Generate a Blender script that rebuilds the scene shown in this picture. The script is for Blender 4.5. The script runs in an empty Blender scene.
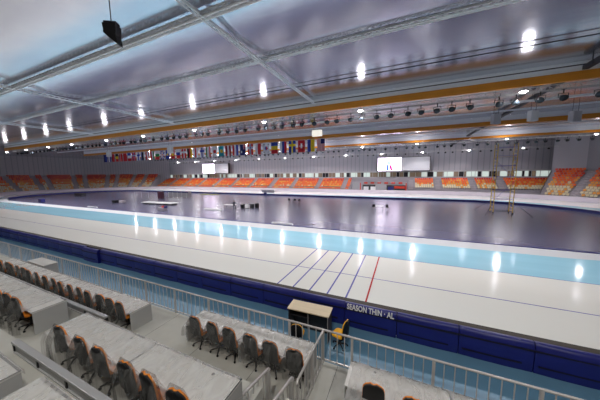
import bpy, bmesh, math, random
from math import sin, cos, pi, radians
from mathutils import Vector, Matrix
random.seed(7)
SC = bpy.context.scene
COL = SC.collection
TRACK_Y = 42.5            # centre line of the oval
XL, XR = -95.0, 10.0      # where the two curves begin
ROOF = 14.45

# ------------------------------------------------------------------ materials
def new_mat(name):
    m = bpy.data.materials.new(name); m.use_nodes = True
    nt = m.node_tree
    return m, nt, nt.nodes['Principled BSDF']

def mat(name, col, rough=0.5, metal=0.0, noise=None, bump=None, spec=0.5, emit=None):
    """noise = (scale, amount, stretch xyz) ; bump = (scale, strength, stretch)"""
    m, nt, b = new_mat(name)
    b.inputs['Base Color'].default_value = (*col, 1)
    b.inputs['Roughness'].default_value = rough
    b.inputs['Metallic'].default_value = metal
    b.inputs['Specular IOR Level'].default_value = spec
    if emit:
        b.inputs['Emission Color'].default_value = (*emit[0], 1)
        b.inputs['Emission Strength'].default_value = emit[1]
    def coord(stretch):
        tc = nt.nodes.new('ShaderNodeTexCoord'); mp = nt.nodes.new('ShaderNodeMapping')
        mp.inputs['Scale'].default_value = stretch
        nt.links.new(tc.outputs['Object'], mp.inputs['Vector']); return mp
    if noise:
        mp = coord(noise[2] if len(noise) > 2 else (1, 1, 1))
        n = nt.nodes.new('ShaderNodeTexNoise'); n.inputs['Scale'].default_value = noise[0]
        n.inputs['Detail'].default_value = 4
        nt.links.new(mp.outputs[0], n.inputs['Vector'])
        r = nt.nodes.new('ShaderNodeMix'); r.data_type = 'RGBA'
        a = noise[1]
        r.inputs[6].default_value = (*[c * (1 - a) for c in col], 1)
        r.inputs[7].default_value = (*[min(1, c * (1 + a)) for c in col], 1)
        nt.links.new(n.outputs['Fac'], r.inputs[0]); nt.links.new(r.outputs[2], b.inputs['Base Color'])
    if bump:
        mp = coord(bump[2] if len(bump) > 2 else (1, 1, 1))
        n = nt.nodes.new('ShaderNodeTexNoise'); n.inputs['Scale'].default_value = bump[0]
        n.inputs['Detail'].default_value = 3
        nt.links.new(mp.outputs[0], n.inputs['Vector'])
        bp = nt.nodes.new('ShaderNodeBump'); bp.inputs['Strength'].default_value = bump[1]
        bp.inputs['Distance'].default_value = bump[3] if len(bump) > 3 else 0.1
        nt.links.new(n.outputs['Fac'], bp.inputs['Height']); nt.links.new(bp.outputs[0], b.inputs['Normal'])
    return m

M = {}
M['ice'] = mat('white_ice', (0.76, 0.76, 0.71), 0.10, noise=(0.35, 0.04, (0.2, 1, 1)), bump=(3, 0.02, (1, 1, 1), 0.02))
M['lane'] = mat('pale_blue_ice', (0.30, 0.57, 0.70), 0.10, noise=(0.5, 0.10, (0.08, 1.6, 1)), bump=(3, 0.02, (1, 1, 1), 0.02))
M['infield'] = mat('infield_concrete', (0.095, 0.093, 0.155), 0.27, noise=(0.12, 0.16, (0.5, 2.0, 1)), bump=(1.5, 0.05, (1, 1, 1), 0.02))
M['line_blue'] = mat('line_blue', (0.15, 0.15, 0.42), 0.2)
M['line_red'] = mat('line_red', (0.45, 0.03, 0.03), 0.2)
M['apron'] = mat('blue_rubber_floor', (0.11, 0.24, 0.35), 0.5, noise=(0.8, 0.12))
M['pad'] = mat('blue_vinyl', (0.008, 0.012, 0.16), 0.38, noise=(2.0, 0.25), bump=(5, 0.15, (1, 1, 1), 0.03))
M['pad_strap'] = mat('black_strap', (0.004, 0.004, 0.02), 0.6)
M['gap'] = mat('brown_board_gap', (0.03, 0.022, 0.012), 0.7, noise=(6, 0.6, (3, 1, 1)))
M['white_board'] = mat('pale_boards', (0.62, 0.56, 0.64), 0.35, noise=(0.3, 0.08))
M['kerb_white'] = mat('kerb_white', (0.47, 0.48, 0.50), 0.8, spec=0.1)
M['kerb_blue'] = mat('kerb_blue', (0.01, 0.015, 0.14), 0.5)
M['carpet'] = mat('grey_carpet', (0.43, 0.425, 0.385), 0.8, noise=(2.5, 0.12), bump=(60, 0.1))
M['seam'] = mat('dark_seam', (0.10, 0.10, 0.10), 0.7)
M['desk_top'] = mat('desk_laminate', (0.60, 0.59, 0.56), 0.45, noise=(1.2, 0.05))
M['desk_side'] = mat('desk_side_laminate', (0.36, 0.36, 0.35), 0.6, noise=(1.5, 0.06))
M['desk_edge'] = mat('desk_edge_strip', (0.05, 0.05, 0.05), 0.5)
M['rail'] = mat('satin_painted_steel', (0.50, 0.48, 0.46), 0.35, metal=0.3, noise=(3, 0.08))
M['beam_grey'] = mat('grey_aluminium', (0.38, 0.38, 0.38), 0.45, metal=0.3)
M['beam_glass'] = mat('dull_inset_panel', (0.15, 0.15, 0.155), 0.3)
M['black'] = mat('black_plastic', (0.006, 0.006, 0.007), 0.5, noise=(8, 0.3), spec=0.3)
M['shell'] = mat('chair_shell', (0.010, 0.010, 0.011), 0.5, noise=(6, 0.2))
M['orange_cloth'] = mat('orange_upholstery', (0.75, 0.22, 0.01), 0.8, bump=(60, 0.1))
M['yellow_cloth'] = mat('yellow_upholstery', (0.85, 0.42, 0.01), 0.8, bump=(60, 0.1))
M['chrome'] = mat('chrome', (0.6, 0.6, 0.6), 0.15, metal=1)
M['wood'] = mat('pale_wood', (0.66, 0.54, 0.36), 0.5, noise=(2, 0.12, (0.4, 8, 8)))
M['dark_wood'] = mat('dark_laminate', (0.025, 0.025, 0.03), 0.5)
M['glulam'] = mat('orange_glulam', (0.62, 0.23, 0.015), 0.5, noise=(1.0, 0.18, (0.1, 1, 6)))
M['silver'] = mat('silver_wrap', (0.85, 0.88, 0.92), 0.35, metal=0.1)
M['fascia'] = mat('white_fascia', (0.85, 0.87, 0.92), 0.5, noise=(0.5, 0.12, (0.1, 1, 9)))
M['dark_truss'] = mat('dark_steel', (0.03, 0.03, 0.04), 0.5, metal=0.4)
M['stand'] = mat('stand_concrete', (0.30, 0.28, 0.31), 0.8, noise=(0.6, 0.1))
M['stair'] = mat('stair_concrete', (0.36, 0.33, 0.36), 0.8, noise=(0.9, 0.1))
M['seat_red'] = mat('seat_red', (0.55, 0.035, 0.012), 0.45)
M['seat_orange'] = mat('seat_orange', (0.75, 0.13, 0.012), 0.45)
M['seat_yellow'] = mat('seat_yellow', (0.75, 0.33, 0.05), 0.45)
M['seat_cream'] = mat('seat_cream', (0.66, 0.58, 0.40), 0.45)
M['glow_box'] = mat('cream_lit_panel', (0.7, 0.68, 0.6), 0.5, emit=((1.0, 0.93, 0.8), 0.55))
M['maroon'] = mat('dark_red_paint', (0.06, 0.01, 0.03), 0.5)
M['white'] = mat('white_paint', (0.72, 0.72, 0.72), 0.5)
M['grey'] = mat('grey_panel', (0.34, 0.34, 0.36), 0.5)
M['scaf'] = mat('yellow_scaffold', (0.62, 0.42, 0.06), 0.5)
M['scaf_blue'] = mat('violet_scaffold', (0.14, 0.12, 0.40), 0.5)
M['lamp'] = mat('lamp_glow', (1, 1, 1), 0.5, emit=((1.0, 0.93, 0.97), 26.0))
M['lens'] = mat('floodlight_glass', (0.03, 0.04, 0.05), 0.25)
M['screen_white'] = mat('lit_screen', (0.1, 0.1, 0.1), 0.4, emit=((0.92, 0.78, 1.0), 5.0))
M['screen_pink'] = mat('lit_screen_magenta', (0.1, 0.0, 0.05), 0.4, emit=((0.9, 0.03, 0.25), 1.0))
M['screen_blue'] = mat('lit_screen_blue', (0.0, 0.05, 0.1), 0.4, emit=((0.03, 0.10, 0.6), 1.0))
M['screen_cyan'] = mat('lit_screen_cyan', (0.0, 0.05, 0.1), 0.4, emit=((0.45, 0.75, 0.95), 1.0))
M['screen_grey'] = mat('grey_screen', (0.46, 0.46, 0.50), 0.5)
M['win_lit'] = mat('lit_glazing', (0.3, 0.35, 0.33), 0.2, emit=((0.80, 0.92, 0.86), 0.4))
M['win_dim'] = mat('dim_glazing', (0.13, 0.10, 0.08), 0.25, emit=((0.6, 0.45, 0.3), 0.12))
M['win_dark'] = mat('dark_glazing', (0.03, 0.03, 0.035), 0.2)

# ribbed wall panelling
def wall_mat():
    m, nt, b = new_mat('ribbed_wall_panel')
    tc = nt.nodes.new('ShaderNodeTexCoord')
    sep = nt.nodes.new('ShaderNodeSeparateXYZ'); nt.links.new(tc.outputs['Object'], sep.inputs[0])
    add = nt.nodes.new('ShaderNodeMath'); add.operation = 'ADD'
    nt.links.new(sep.outputs['X'], add.inputs[0]); nt.links.new(sep.outputs['Y'], add.inputs[1])
    mod = nt.nodes.new('ShaderNodeMath'); mod.operation = 'FRACT'
    mul = nt.nodes.new('ShaderNodeMath'); mul.operation = 'MULTIPLY'; mul.inputs[1].default_value = 0.7
    nt.links.new(add.outputs[0], mul.inputs[0]); nt.links.new(mul.outputs[0], mod.inputs[0])
    cr = nt.nodes.new('ShaderNodeValToRGB')
    cr.color_ramp.elements[0].position = 0.0; cr.color_ramp.elements[0].color = (0.20, 0.20, 0.235, 1)
    cr.color_ramp.elements[1].position = 0.25; cr.color_ramp.elements[1].color = (0.31, 0.305, 0.345, 1)
    nt.links.new(mod.outputs[0], cr.inputs[0]); nt.links.new(cr.outputs[0], b.inputs['Base Color'])
    b.inputs['Roughness'].default_value = 0.5
    return m
M['wall'] = wall_mat()

# aluminium foil ceiling: glossy, slightly crumpled across the bays
def foil_mat():
    m, nt, b = new_mat('aluminium_foil_lining')
    b.inputs['Metallic'].default_value = 0.92
    b.inputs['Roughness'].default_value = 0.20
    tc = nt.nodes.new('ShaderNodeTexCoord')
    def nz(scale, st, det=3):
        mp = nt.nodes.new('ShaderNodeMapping'); mp.inputs['Scale'].default_value = st
        nt.links.new(tc.outputs['Object'], mp.inputs['Vector'])
        n = nt.nodes.new('ShaderNodeTexNoise'); n.inputs['Scale'].default_value = scale; n.inputs['Detail'].default_value = det
        nt.links.new(mp.outputs[0], n.inputs['Vector']); return n
    n1 = nz(0.22, (0.5, 1.6, 1)); n2 = nz(1.3, (1.4, 0.35, 1))
    cr = nt.nodes.new('ShaderNodeValToRGB')
    cr.color_ramp.elements[0].position = 0.3; cr.color_ramp.elements[0].color = (0.56, 0.57, 0.65, 1)
    cr.color_ramp.elements[1].position = 0.7; cr.color_ramp.elements[1].color = (0.74, 0.75, 0.80, 1)
    nt.links.new(n1.outputs['Fac'], cr.inputs[0]); nt.links.new(cr.outputs[0], b.inputs['Base Color'])
    b1 = nt.nodes.new('ShaderNodeBump'); b1.inputs['Strength'].default_value = 0.5; b1.inputs['Distance'].default_value = 0.06
    b2 = nt.nodes.new('ShaderNodeBump'); b2.inputs['Strength'].default_value = 0.35; b2.inputs['Distance'].default_value = 0.012
    nt.links.new(n1.outputs['Fac'], b1.inputs['Height']); nt.links.new(n2.outputs['Fac'], b2.inputs['Height'])
    nt.links.new(b1.outputs[0], b2.inputs['Normal']); nt.links.new(b2.outputs[0], b.inputs['Normal'])
    return m
M['foil'] = foil_mat()

def plastic_mat(nm, base, lo, hi, sc):
    m, nt, b = new_mat(nm)
    out = nt.nodes['Material Output']
    b.inputs['Base Color'].default_value = (*base, 1); b.inputs['Roughness'].default_value = 0.16
    b.inputs['Specular IOR Level'].default_value = 0.9
    tr = nt.nodes.new('ShaderNodeBsdfTransparent'); tr.inputs[0].default_value = (0.95, 0.95, 0.95, 1)
    mx = nt.nodes.new('ShaderNodeMixShader')
    tc = nt.nodes.new('ShaderNodeTexCoord'); mp = nt.nodes.new('ShaderNodeMapping')
    mp.inputs['Scale'].default_value = sc; mp.inputs['Rotation'].default_value = (0, 0, 0.5 if sc[2] > 0.4 else 0)
    nt.links.new(tc.outputs['Object'], mp.inputs['Vector'])
    n = nt.nodes.new('ShaderNodeTexNoise'); n.inputs['Scale'].default_value = 3.2; n.inputs['Detail'].default_value = 5
    n.inputs['Distortion'].default_value = 0.7
    nt.links.new(mp.outputs[0], n.inputs['Vector'])
    bp = nt.nodes.new('ShaderNodeBump'); bp.inputs['Strength'].default_value = 0.55; bp.inputs['Distance'].default_value = 0.05
    nt.links.new(n.outputs['Fac'], bp.inputs['Height']); nt.links.new(bp.outputs[0], b.inputs['Normal'])
    mr = nt.nodes.new('ShaderNodeMapRange'); mr.inputs['From Min'].default_value = 0.35; mr.inputs['From Max'].default_value = 0.7
    mr.inputs['To Min'].default_value = lo; mr.inputs['To Max'].default_value = hi
    nt.links.new(n.outputs['Fac'], mr.inputs['Value']); nt.links.new(mr.outputs[0], mx.inputs[0])
    nt.links.new(tr.outputs[0], mx.inputs[1]); nt.links.new(b.outputs[0], mx.inputs[2]); nt.links.new(mx.outputs[0], out.inputs['Surface'])
    return m
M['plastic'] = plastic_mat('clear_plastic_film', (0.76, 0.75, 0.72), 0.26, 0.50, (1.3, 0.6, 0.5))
M['plastic_hang_shade'] = plastic_mat('shade_toned_hanging_film', (0.20, 0.20, 0.19), 0.12, 0.52, (6.0, 2.0, 0.2))  # same film; its darker colour stands in for the shade behind the chairs

# ------------------------------------------------------------------ mesh helpers
class MB:
    def __init__(s): s.v = []; s.f = []; s.mi = []; s.sm = []
    def add(s, vs, fs, mi=0, smooth=False):
        o = len(s.v); s.v += [tuple(v) for v in vs]
        for f in fs: s.f.append(tuple(o + i for i in f)); s.mi.append(mi); s.sm.append(smooth)
    def box(s, x0, x1, y0, y1, z0, z1, mi=0):
        s.add([(x0, y0, z0), (x1, y0, z0), (x1, y1, z0), (x0, y1, z0), (x0, y0, z1), (x1, y0, z1), (x1, y1, z1), (x0, y1, z1)],
              [(0, 3, 2, 1), (4, 5, 6, 7), (0, 1, 5, 4), (1, 2, 6, 5), (2, 3, 7, 6), (3, 0, 4, 7)], mi)
        return s
    def tube(s, pts, r, n=8, mi=0, cap=True):
        pts = [Vector(p) for p in pts]; rs = r if isinstance(r, (list, tuple)) else [r] * len(pts)
        rings = []
        for i, p in enumerate(pts):
            d = (pts[min(i + 1, len(pts) - 1)] - pts[max(i - 1, 0)]).normalized()
            a = Vector((0, 0, 1)) if abs(d.z) < 0.9 else Vector((1, 0, 0))
            u = d.cross(a).normalized(); w = d.cross(u)
            rings.append([p + (u * cos(2 * pi * k / n) + w * sin(2 * pi * k / n)) * rs[i] for k in range(n)])
        vs = [v for R in rings for v in R]; fs = []
        for i in range(len(pts) - 1):
            for k in range(n):
                k2 = (k + 1) % n
                fs.append((i * n + k, i * n + k2, (i + 1) * n + k2, (i + 1) * n + k))
        s.add(vs, fs, mi, n > 5)
        if cap:
            s.add(rings[0], [tuple(range(n))], mi); s.add(rings[-1], [tuple(reversed(range(n)))], mi)
        return s
    def lathe(s, prof, n=16, cx=0, cy=0, mi=0, axis='z'):
        vs = []; fs = []
        for (r, z) in prof:
            for k in range(n):
                a = 2 * pi * k / n
                p = (r * cos(a), r * sin(a), z)
                if axis == 'y': p = (p[0], p[2], p[1])
                if axis == 'x': p = (p[2], p[1], p[0])
                vs.append((p[0] + cx, p[1] + cy, p[2]))
        for i in range(len(prof) - 1):
            for k in range(n):
                k2 = (k + 1) % n; fs.append((i * n + k, i * n + k2, (i + 1) * n + k2, (i + 1) * n + k))
        s.add(vs, fs, mi, True); return s
    def poly(s, pts2, y0, y1, mi=0):          # outline in xz extruded along y
        n = len(pts2)
        s.add([(x, y0, z) for x, z in pts2] + [(x, y1, z) for x, z in pts2],
              [tuple(range(n)), tuple(reversed(range(n, 2 * n)))] + [(i, n + i, n + (i + 1) % n, (i + 1) % n) for i in range(n)], mi)
        return s
    def mesh(s, name, mats):
        me = bpy.data.meshes.new(name); me.from_pydata(s.v, [], s.f)
        for m in (mats if isinstance(mats, (list, tuple)) else [mats]): me.materials.append(m)
        me.polygons.foreach_set('material_index', s.mi)
        me.polygons.foreach_set('use_smooth', s.sm)
        bm = bmesh.new(); bm.from_mesh(me); bmesh.ops.recalc_face_normals(bm, faces=bm.faces); bm.to_mesh(me); bm.free()
        me.update(); return me
    def build(s, name, mats, parent=None, bevel=0.0):
        o = bpy.data.objects.new(name, s.mesh(name, mats)); COL.objects.link(o)
        if parent: o.parent = parent
        if bevel:
            b = o.modifiers.new('bevel', 'BEVEL'); b.width = bevel; b.segments = 2; b.limit_method = 'ANGLE'
        return o

def tag(o, label=None, cat=None, group=None, kind=None):
    if label: o['label'] = label
    if cat: o['category'] = cat
    if group: o['group'] = group
    if kind: o['kind'] = kind
    return o
def empty(name, loc=(0, 0, 0), rz=0, label=None, cat=None, group=None):
    o = bpy.data.objects.new(name, None); COL.objects.link(o); o.location = loc; o.rotation_euler = (0, 0, rz)
    return tag(o, label, cat, group)
def children(o): return [c for c in KIDS.get(o.name, [])]
KIDS = {}
def index_kids():
    KIDS.clear()
    for o in bpy.data.objects:
        if o.parent: KIDS.setdefault(o.parent.name, []).append(o)
def copy_tree(o, parent=None):
    c = o.copy(); COL.objects.link(c)
    if parent: c.parent = parent
    for ch in KIDS.get(o.name, []): copy_tree(ch, c)
    return c
def structure(o, label=None): return tag(o, label, None, None, 'structure')

ORD = 'first second third fourth fifth sixth seventh eighth ninth tenth eleventh twelfth thirteenth fourteenth fifteenth sixteenth seventeenth eighteenth nineteenth twentieth'.split()
TENS = {20: 'twenty', 30: 'thirty', 40: 'forty', 50: 'fifty'}
def ordw(i):
    if i < 20: return ORD[i]
    n = i + 1; return TENS[n // 10 * 10] + '-' + ORD[n % 10 - 1] if n % 10 else {30: 'thirtieth', 40: 'fortieth'}[n]

# ------------------------------------------------------------------ oval helpers
def oval(r, z=0.0, n=40, a0=None, a1=None):
    """closed loop of points at distance r from the axis of the oval"""
    pts = []
    for k in range(n + 1):
        t = -pi / 2 + pi * k / n; pts.append((XR + r * cos(t), TRACK_Y + r * sin(t), z))
    for k in range(n + 1):
        t = pi / 2 + pi * k / n; pts.append((XL + r * cos(t), TRACK_Y + r * sin(t), z))
    return pts
def ring(name, m, r0, r1, z, parent=None):
    a = oval(r0, z); b = oval(r1, z); n = len(a); mb = MB()
    mb.add(a + b, [(i, (i + 1) % n, n + (i + 1) % n, n + i) for i in range(n)])
    return mb.build(name, m, parent)
def wall_ring(mb, path_in, path_out, h0, h1, mis=(0, 0, 0), closed=True):
    """path_in / path_out: xy lists; mis = material for inner face, outer face, top"""
    n = len(path_in); rng = range(n if closed else n - 1)
    for i in rng:
        j = (i + 1) % n
        a, b, c, d = path_in[i], path_in[j], path_out[i], path_out[j]
        mb.add([(*a[:2], h0), (*b[:2], h0), (*b[:2], h1), (*a[:2], h1)], [(0, 1, 2, 3)], mis[0])
        mb.add([(*c[:2], h0), (*d[:2], h0), (*d[:2], h1), (*c[:2], h1)], [(3, 2, 1, 0)], mis[1])
        mb.add([(*a[:2], h1), (*b[:2], h1), (*d[:2], h1), (*c[:2], h1)], [(0, 1, 2, 3)], mis[2])

# ------------------------------------------------------------------ floor, ice
mb = MB(); mb.box(-150, 62, -14, 88, -0.5, -0.012); structure(mb.build('floor', M['stand']))
R_KERB, R_LANE, R_LINE, R_ICE = 19.54, 24.41, 28.41, 32.92
R_IN = 17.45
a = oval(R_IN - 0.02, 0.0); mb = MB(); mb.add(a, [tuple(range(len(a)))]); structure(mb.build('infield_floor', M['infield']))
structure(ring('warm_up_lane', M['lane'], R_KERB, R_LANE, 0.0))
structure(ring('snow_strip', M['kerb_white'], R_IN, R_KERB, 0.0))
ice = structure(ring('ice_track', M['ice'], R_LANE, R_ICE + 0.35, 0.0))
tag(ring('lane_line', M['line_blue'], R_LANE - 0.03, R_LANE + 0.03, 0.004, ice))
tag(ring('lane_line', M['line_blue'], R_LINE - 0.035, R_LINE + 0.035, 0.004, ice))
for i in range(6):
    x = -1.51 - i
    w = 0.045
    mb = MB(); y0, y1 = TRACK_Y - R_ICE - 0.2, TRACK_Y - R_LANE
    mb.add([(x - w, y0, 0.006), (x + w, y0, 0.006), (x + w, y1, 0.006), (x - w, y1, 0.006)], [(0, 1, 2, 3)])
    o = mb.build('finish_line' if i == 0 else 'distance_line', M['line_red'] if i == 0 else M['line_blue'], ice)
    if i == 0: o['label'] = 'red line across the ice'
a = oval(40, 0); b = oval(R_ICE + 0.35)
structure(ring('apron_floor', M['apron'], R_ICE + 0.35, 38.0, -0.004))
# kerb wall round the infield
def far_path(r):
    pts = []
    for k in range(31):
        t = -radians(60) + (pi / 2 + radians(60)) * k / 30; pts.append((XR + r * cos(t), TRACK_Y + r * sin(t)))
    for k in range(41):
        t = pi / 2 + pi * 0.93 * k / 40; pts.append((XL + r * cos(t), TRACK_Y + r * sin(t)))
    return pts
mb = MB(); wall_ring(mb, far_path(R_IN - 0.25), far_path(R_IN), 0, 0.45, (1, 0, 1), closed=False)
structure(mb.build('kerb_wall', [M['kerb_white'], M['kerb_blue']]))
mb = MB(); mb.box(XL, XR + 10, TRACK_Y - R_IN, TRACK_Y - R_IN + 0.2, 0, 0.06); structure(mb.build('kerb_wall', M['kerb_blue']))

# boards: pale ring everywhere except the near straight where the blue pads stand
PX0, PX1 = -40.06, 7.94
def open_path(r):
    pts = [(PX1, TRACK_Y - r)]
    for k in range(41):
        t = -pi / 2 + pi * k / 40; pts.append((XR + r * cos(t), TRACK_Y + r * sin(t)))
    for k in range(41):
        t = pi / 2 + pi * k / 40; pts.append((XL + r * cos(t), TRACK_Y + r * sin(t)))
    pts.append((PX0, TRACK_Y - r)); return pts
mb = MB(); wall_ring(mb, open_path(33.4), open_path(33.8), 0, 1.0, closed=False)
structure(mb.build('perimeter_board_wall', M['white_board']))
mb = MB(); mb.box(PX0, PX1, 9.30, 9.58, 0, 0.965); structure(mb.build('trim_1', M['gap']))

# ------------------------------------------------------------------ blue pads (near straight)
PW = 2.0
npad = int(round((PX1 - PX0) / PW))
itext = 0
for i in range(npad):
    x0 = PX0 + i * PW
    if abs(x0 + 2.06) < 0.1: itext = i
for i in range(npad):
    x0 = PX0 + i * PW; k = i - itext
    if k == 0: lab = 'blue padded barrier section with white lettering along its top'
    elif k < 0: lab = f'blue padded barrier section, {ordw(-k-1)} to the west of the lettered one, beyond the lectern end' if False else f'blue barrier pad, {ordw(-k-1)} before the lettered pad on the lectern side'
    else: lab = f'plain blue barrier pad, {ordw(k-1)} past the lettered pad away from the lectern'
    out = -0.16 if i == 9 else (random.uniform(-0.015, 0.015))
    e = empty('barrier_pad', (x0, 9.12 + out, 0), 0, lab, 'safety pad', 'blue safety pads along the near straight')
    mb = MB(); g = 0.012
    n = 8; ox = []
    prof = [(0.0, 0.0), (-0.02, 0.12), (-0.03, 0.5), (-0.02, 0.86), (0.02, 0.97), (0.06, 1.0), (0.15, 0.995), (0.16, 0.0)]
    vs = []; fs = []
    for j in range(n + 1):
        xx = g + (PW - 2 * g) * j / n; bul = 0.03 * sin(pi * j / n)
        vs += [(xx, y - bul * (1 if q < 5 else 0) + (0.004 * sin(j * 2.1 + q)), z) for q, (y, z) in enumerate(prof)]
    m_ = len(prof)
    for j in range(n):
        for q in range(m_ - 1): fs.append((j * m_ + q, (j + 1) * m_ + q, (j + 1) * m_ + q + 1, j * m_ + q + 1))
    mb.add(vs, fs, 0, True); mb.add(vs[:m_], [tuple(range(m_))]); mb.add(vs[-m_:], [tuple(range(m_))])
    mb.build('pad_body', M['pad'], e)
    for z in (0.27, 0.76):
        s_ = MB(); s_.box(0.1 if z < .5 else 0, PW * (0.85 if z < .5 else 1), -0.075, -0.03, z - 0.025 + random.uniform(-.02, .02), z + 0.025)
        s_.build('strap', M['pad_strap'], e)
    if k == 0:
        fc = bpy.data.curves.new('lettering', 'FONT'); fc.body = 'SEASON THIN \u00b7 AL'; fc.size = 0.30; fc.offset = 0.008; fc.align_x = 'CENTER'; fc.extrude = 0.003
        fo = bpy.data.objects.new('tmp_text', fc); COL.objects.link(fo)
        dg = bpy.context.evaluated_depsgraph_get(); me = bpy.data.meshes.new_from_object(fo.evaluated_get(dg)); 
        bpy.data.objects.remove(fo)
        me.materials.clear(); me.materials.append(M['white'])
        w = max(v.co.x for v in me.vertices) - min(v.co.x for v in me.vertices)
        lo = bpy.data.objects.new('lettering', me); COL.objects.link(lo); lo.parent = e; lo['label'] = 'white lettering'
        lo.scale = (1.80 / w, 1.0, 1); lo.location = (PW / 2, -0.07, 0.80); lo.rotation_euler = (radians(78), 0, 0)
# snow scraps on the board gap
for xs in (-0.35, 2.6, 4.9):
    pass

# ------------------------------------------------------------------ tribune decks
def deck(name, x0, x1, y0, y1, z0, z1):
    mb = MB(); mb.box(x0, x1, y0, y1, z0, z1)
    return structure(mb.build(name, M['carpet']))
SX0, SX1 = -2.90, -2.26      # stair notch
d1 = deck('tribune_deck_floor', -45, 14, 4.2, 6.62, 0.0, 0.30)
for x in [-44 + 2.35 * k for k in range(24)]:
    mb = MB(); mb.box(x, x + 0.012, 4.22, 6.6, 0.30, 0.303); mb.build('carpet_seam', M['seam'], d1)
deck('tribune_deck_floor', -45, SX0, 2.05, 4.2, 0.0, 1.30)
deck('tribune_deck_floor', SX1, 14, 2.05, 4.2, 0.0, 1.30)
mb = MB()
for k in range(4): mb.box(SX0, SX1, 4.2 - 0.4 * (k + 1), 4.2 - 0.4 * k, 0.0, 0.5 + 0.2 * k)
mb.box(SX0, SX1, 2.05, 2.6, 0, 1.30)
structure(mb.build('stair_floor', M['carpet']))
deck('tribune_deck_floor', -45, 14, -0.1, 2.05, 0.0, 2.30)
deck('tribune_deck_floor', -45, 14, -3.0, -0.1, 0.0, 3.30)
deck('tribune_deck_floor', -45, 14, -14, -3.0, 0.0, 4.30)

# ------------------------------------------------------------------ railing in front of the tribune
def railing(x0, x1, y, z0, label, nb):
    e = empty('railing_panel', (x0, y, z0), 0, label, 'railing', 'steel railing panels along the front of the press deck')
    L = x1 - x0
    mb = MB(); mb.tube([(0, 0, 1.10), (L, 0, 1.10)], 0.032, 8); mb.build('top_rail', M['rail'], e)
    mb = MB(); mb.box(0.04, L, -0.02, 0.02, 0.07, 0.11); mb.build('bottom_rail', M['rail'], e)
    mb = MB(); mb.box(-0.035, 0.035, -0.03, 0.03, 0, 1.075); mb.build('post', M['rail'], e)
    for k in range(nb):
        x = L * (k + 1) / (nb + 1)
        b = MB(); b.box(x - 0.011, x + 0.011, -0.011, 0.011, 0.11, 1.075); b.build('baluster', M['rail'], e)
    return e
edges = [-1.26 - 0.92]
xs = [-2.18]
left = [-2.18 - 1.2] + [-5.05 - 1.97 * k for k in range(16)]
seq = list(reversed(left)) + [-2.18, -1.26, 0.90, 3.05, 5.2, 7.35]
iref = seq.index(-2.18)
for i in range(len(seq) - 1):
    k = i - iref; L = seq[i + 1] - seq[i]
    if k == 0: lab = 'short railing panel closing the aisle end next to the side railing'
    elif k > 0: lab = f'steel railing panel of the deck front, {ordw(k-1)} past the short aisle panel'
    else: lab = f'steel railing panel of the deck front, {ordw(-k-1)} before the side railing towards the far curve'
    railing(seq[i], seq[i + 1], 6.60, 0.30, lab, max(3, int(round(L / 0.24)) - 1))

# side railing running back from the front rail
e = empty('side_railing', (-2.16, 6.57, 0.3), 0, 'steel side railing running back from the front rail beside the aisle', 'railing')
mb = MB(); mb.tube([(0, 0, 1.12), (0, -1.97, 1.12), (0, -2.02, 1.05)], 0.034, 8); mb.build('top_rail', M['rail'], e)
mb = MB(); mb.box(-0.02, 0.02, -1.97, -0.04, 0.07, 0.11); mb.build('bottom_rail', M['rail'], e)
for yy in (-1.0, -1.97):
    mb = MB(); mb.box(-0.03, 0.03, yy - 0.03, yy + 0.03, 0, 1.1); mb.build('post', M['rail'], e)
for k in range(8):
    yy = -0.22 - 0.22 * k
    if abs(yy + 1.0) < 0.1: continue
    mb = MB(); mb.box(-0.011, 0.011, yy - 0.011, yy + 0.011, 0.11, 1.1); mb.build('baluster', M['rail'], e)
# stair hand rails
for X, lab, hb in ((-3.0, 'stair handrail with thick grey post beside the covered desk corner', True),
               (-2.33, 'stair handrail next to the open end of the side railing', False)):
    e = empty('stair_handrail', (X, 4.66, 0.3), 0, lab, 'handrail')
    mb = MB(); mb.tube([(0, 0.02, 1.02), (0, -0.04, 1.10), (0, -1.1, 1.35), (0, -2.4, 2.1)], 0.036, 8); mb.build('top_rail', M['rail'], e)
    mb = MB(); mb.box(-0.045, 0.045, -0.12, -0.01, 0, 1.08); mb.build('post', M['rail'], e)
    mb = MB(); mb.box(-0.03, 0.03, -1.25, -1.19, 1.0 if X < -2.9 else 0.6, 1.40); mb.build('post', M['rail'], e)
    mb = MB(); mb.tube([(0, -0.1, 0.25), (0, -0.95, 0.45)], 0.014, 6); mb.build('bottom_rail', M['rail'], e)
    for k in range(4):
        yy = -0.27 - 0.2 * k
        mb = MB(); mb.box(-0.011, 0.011, yy - 0.011, yy + 0.011, 0.25 - 0.23 * (yy + .1), 1.08 - (yy + 0.04) * 0.22); mb.build('baluster', M['rail'], e)

# ------------------------------------------------------------------ low guard beams along the deck fronts
def guard(x0, x1, y, z, lab):
    e = empty('guard_beam', (x0, y, z), 0, lab, 'guard rail')
    L = x1 - x0
    mb = MB(); mb.box(0, L, -0.06, 0.06, 0.22, 0.28); mb.build('top_rail', M['beam_grey'], e, 0.01)
    mb = MB(); mb.box(0.0, L, -0.05, 0.05, 0.0, 0.04); mb.build('bottom_rail', M['beam_grey'], e)
    n = int(L / 1.4) + 1
    for k in range(n + 1):
        x = min(L - 0.06, k * L / n)
        mb = MB(); mb.box(x, x + 0.06, -0.045, 0.045, 0.04, 0.22); mb.build('post', M['black'], e)
    for k in range(n):
        a_, b_ = k * L / n + 0.08, (k + 1) * L / n - 0.02
        mb = MB(); mb.box(a_, b_, -0.03, -0.015, 0.05, 0.21); mb.build('inset_panel', M['beam_glass'], e)
    return e
guard(-40, -9.1, 4.12, 1.30, 'long low guard beam behind the front row of covered chairs')
guard(-8.12, -2.2, 1.88, 2.30, 'low grey guard beam on the deck edge below the nearest plastic-covered desks')

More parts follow.
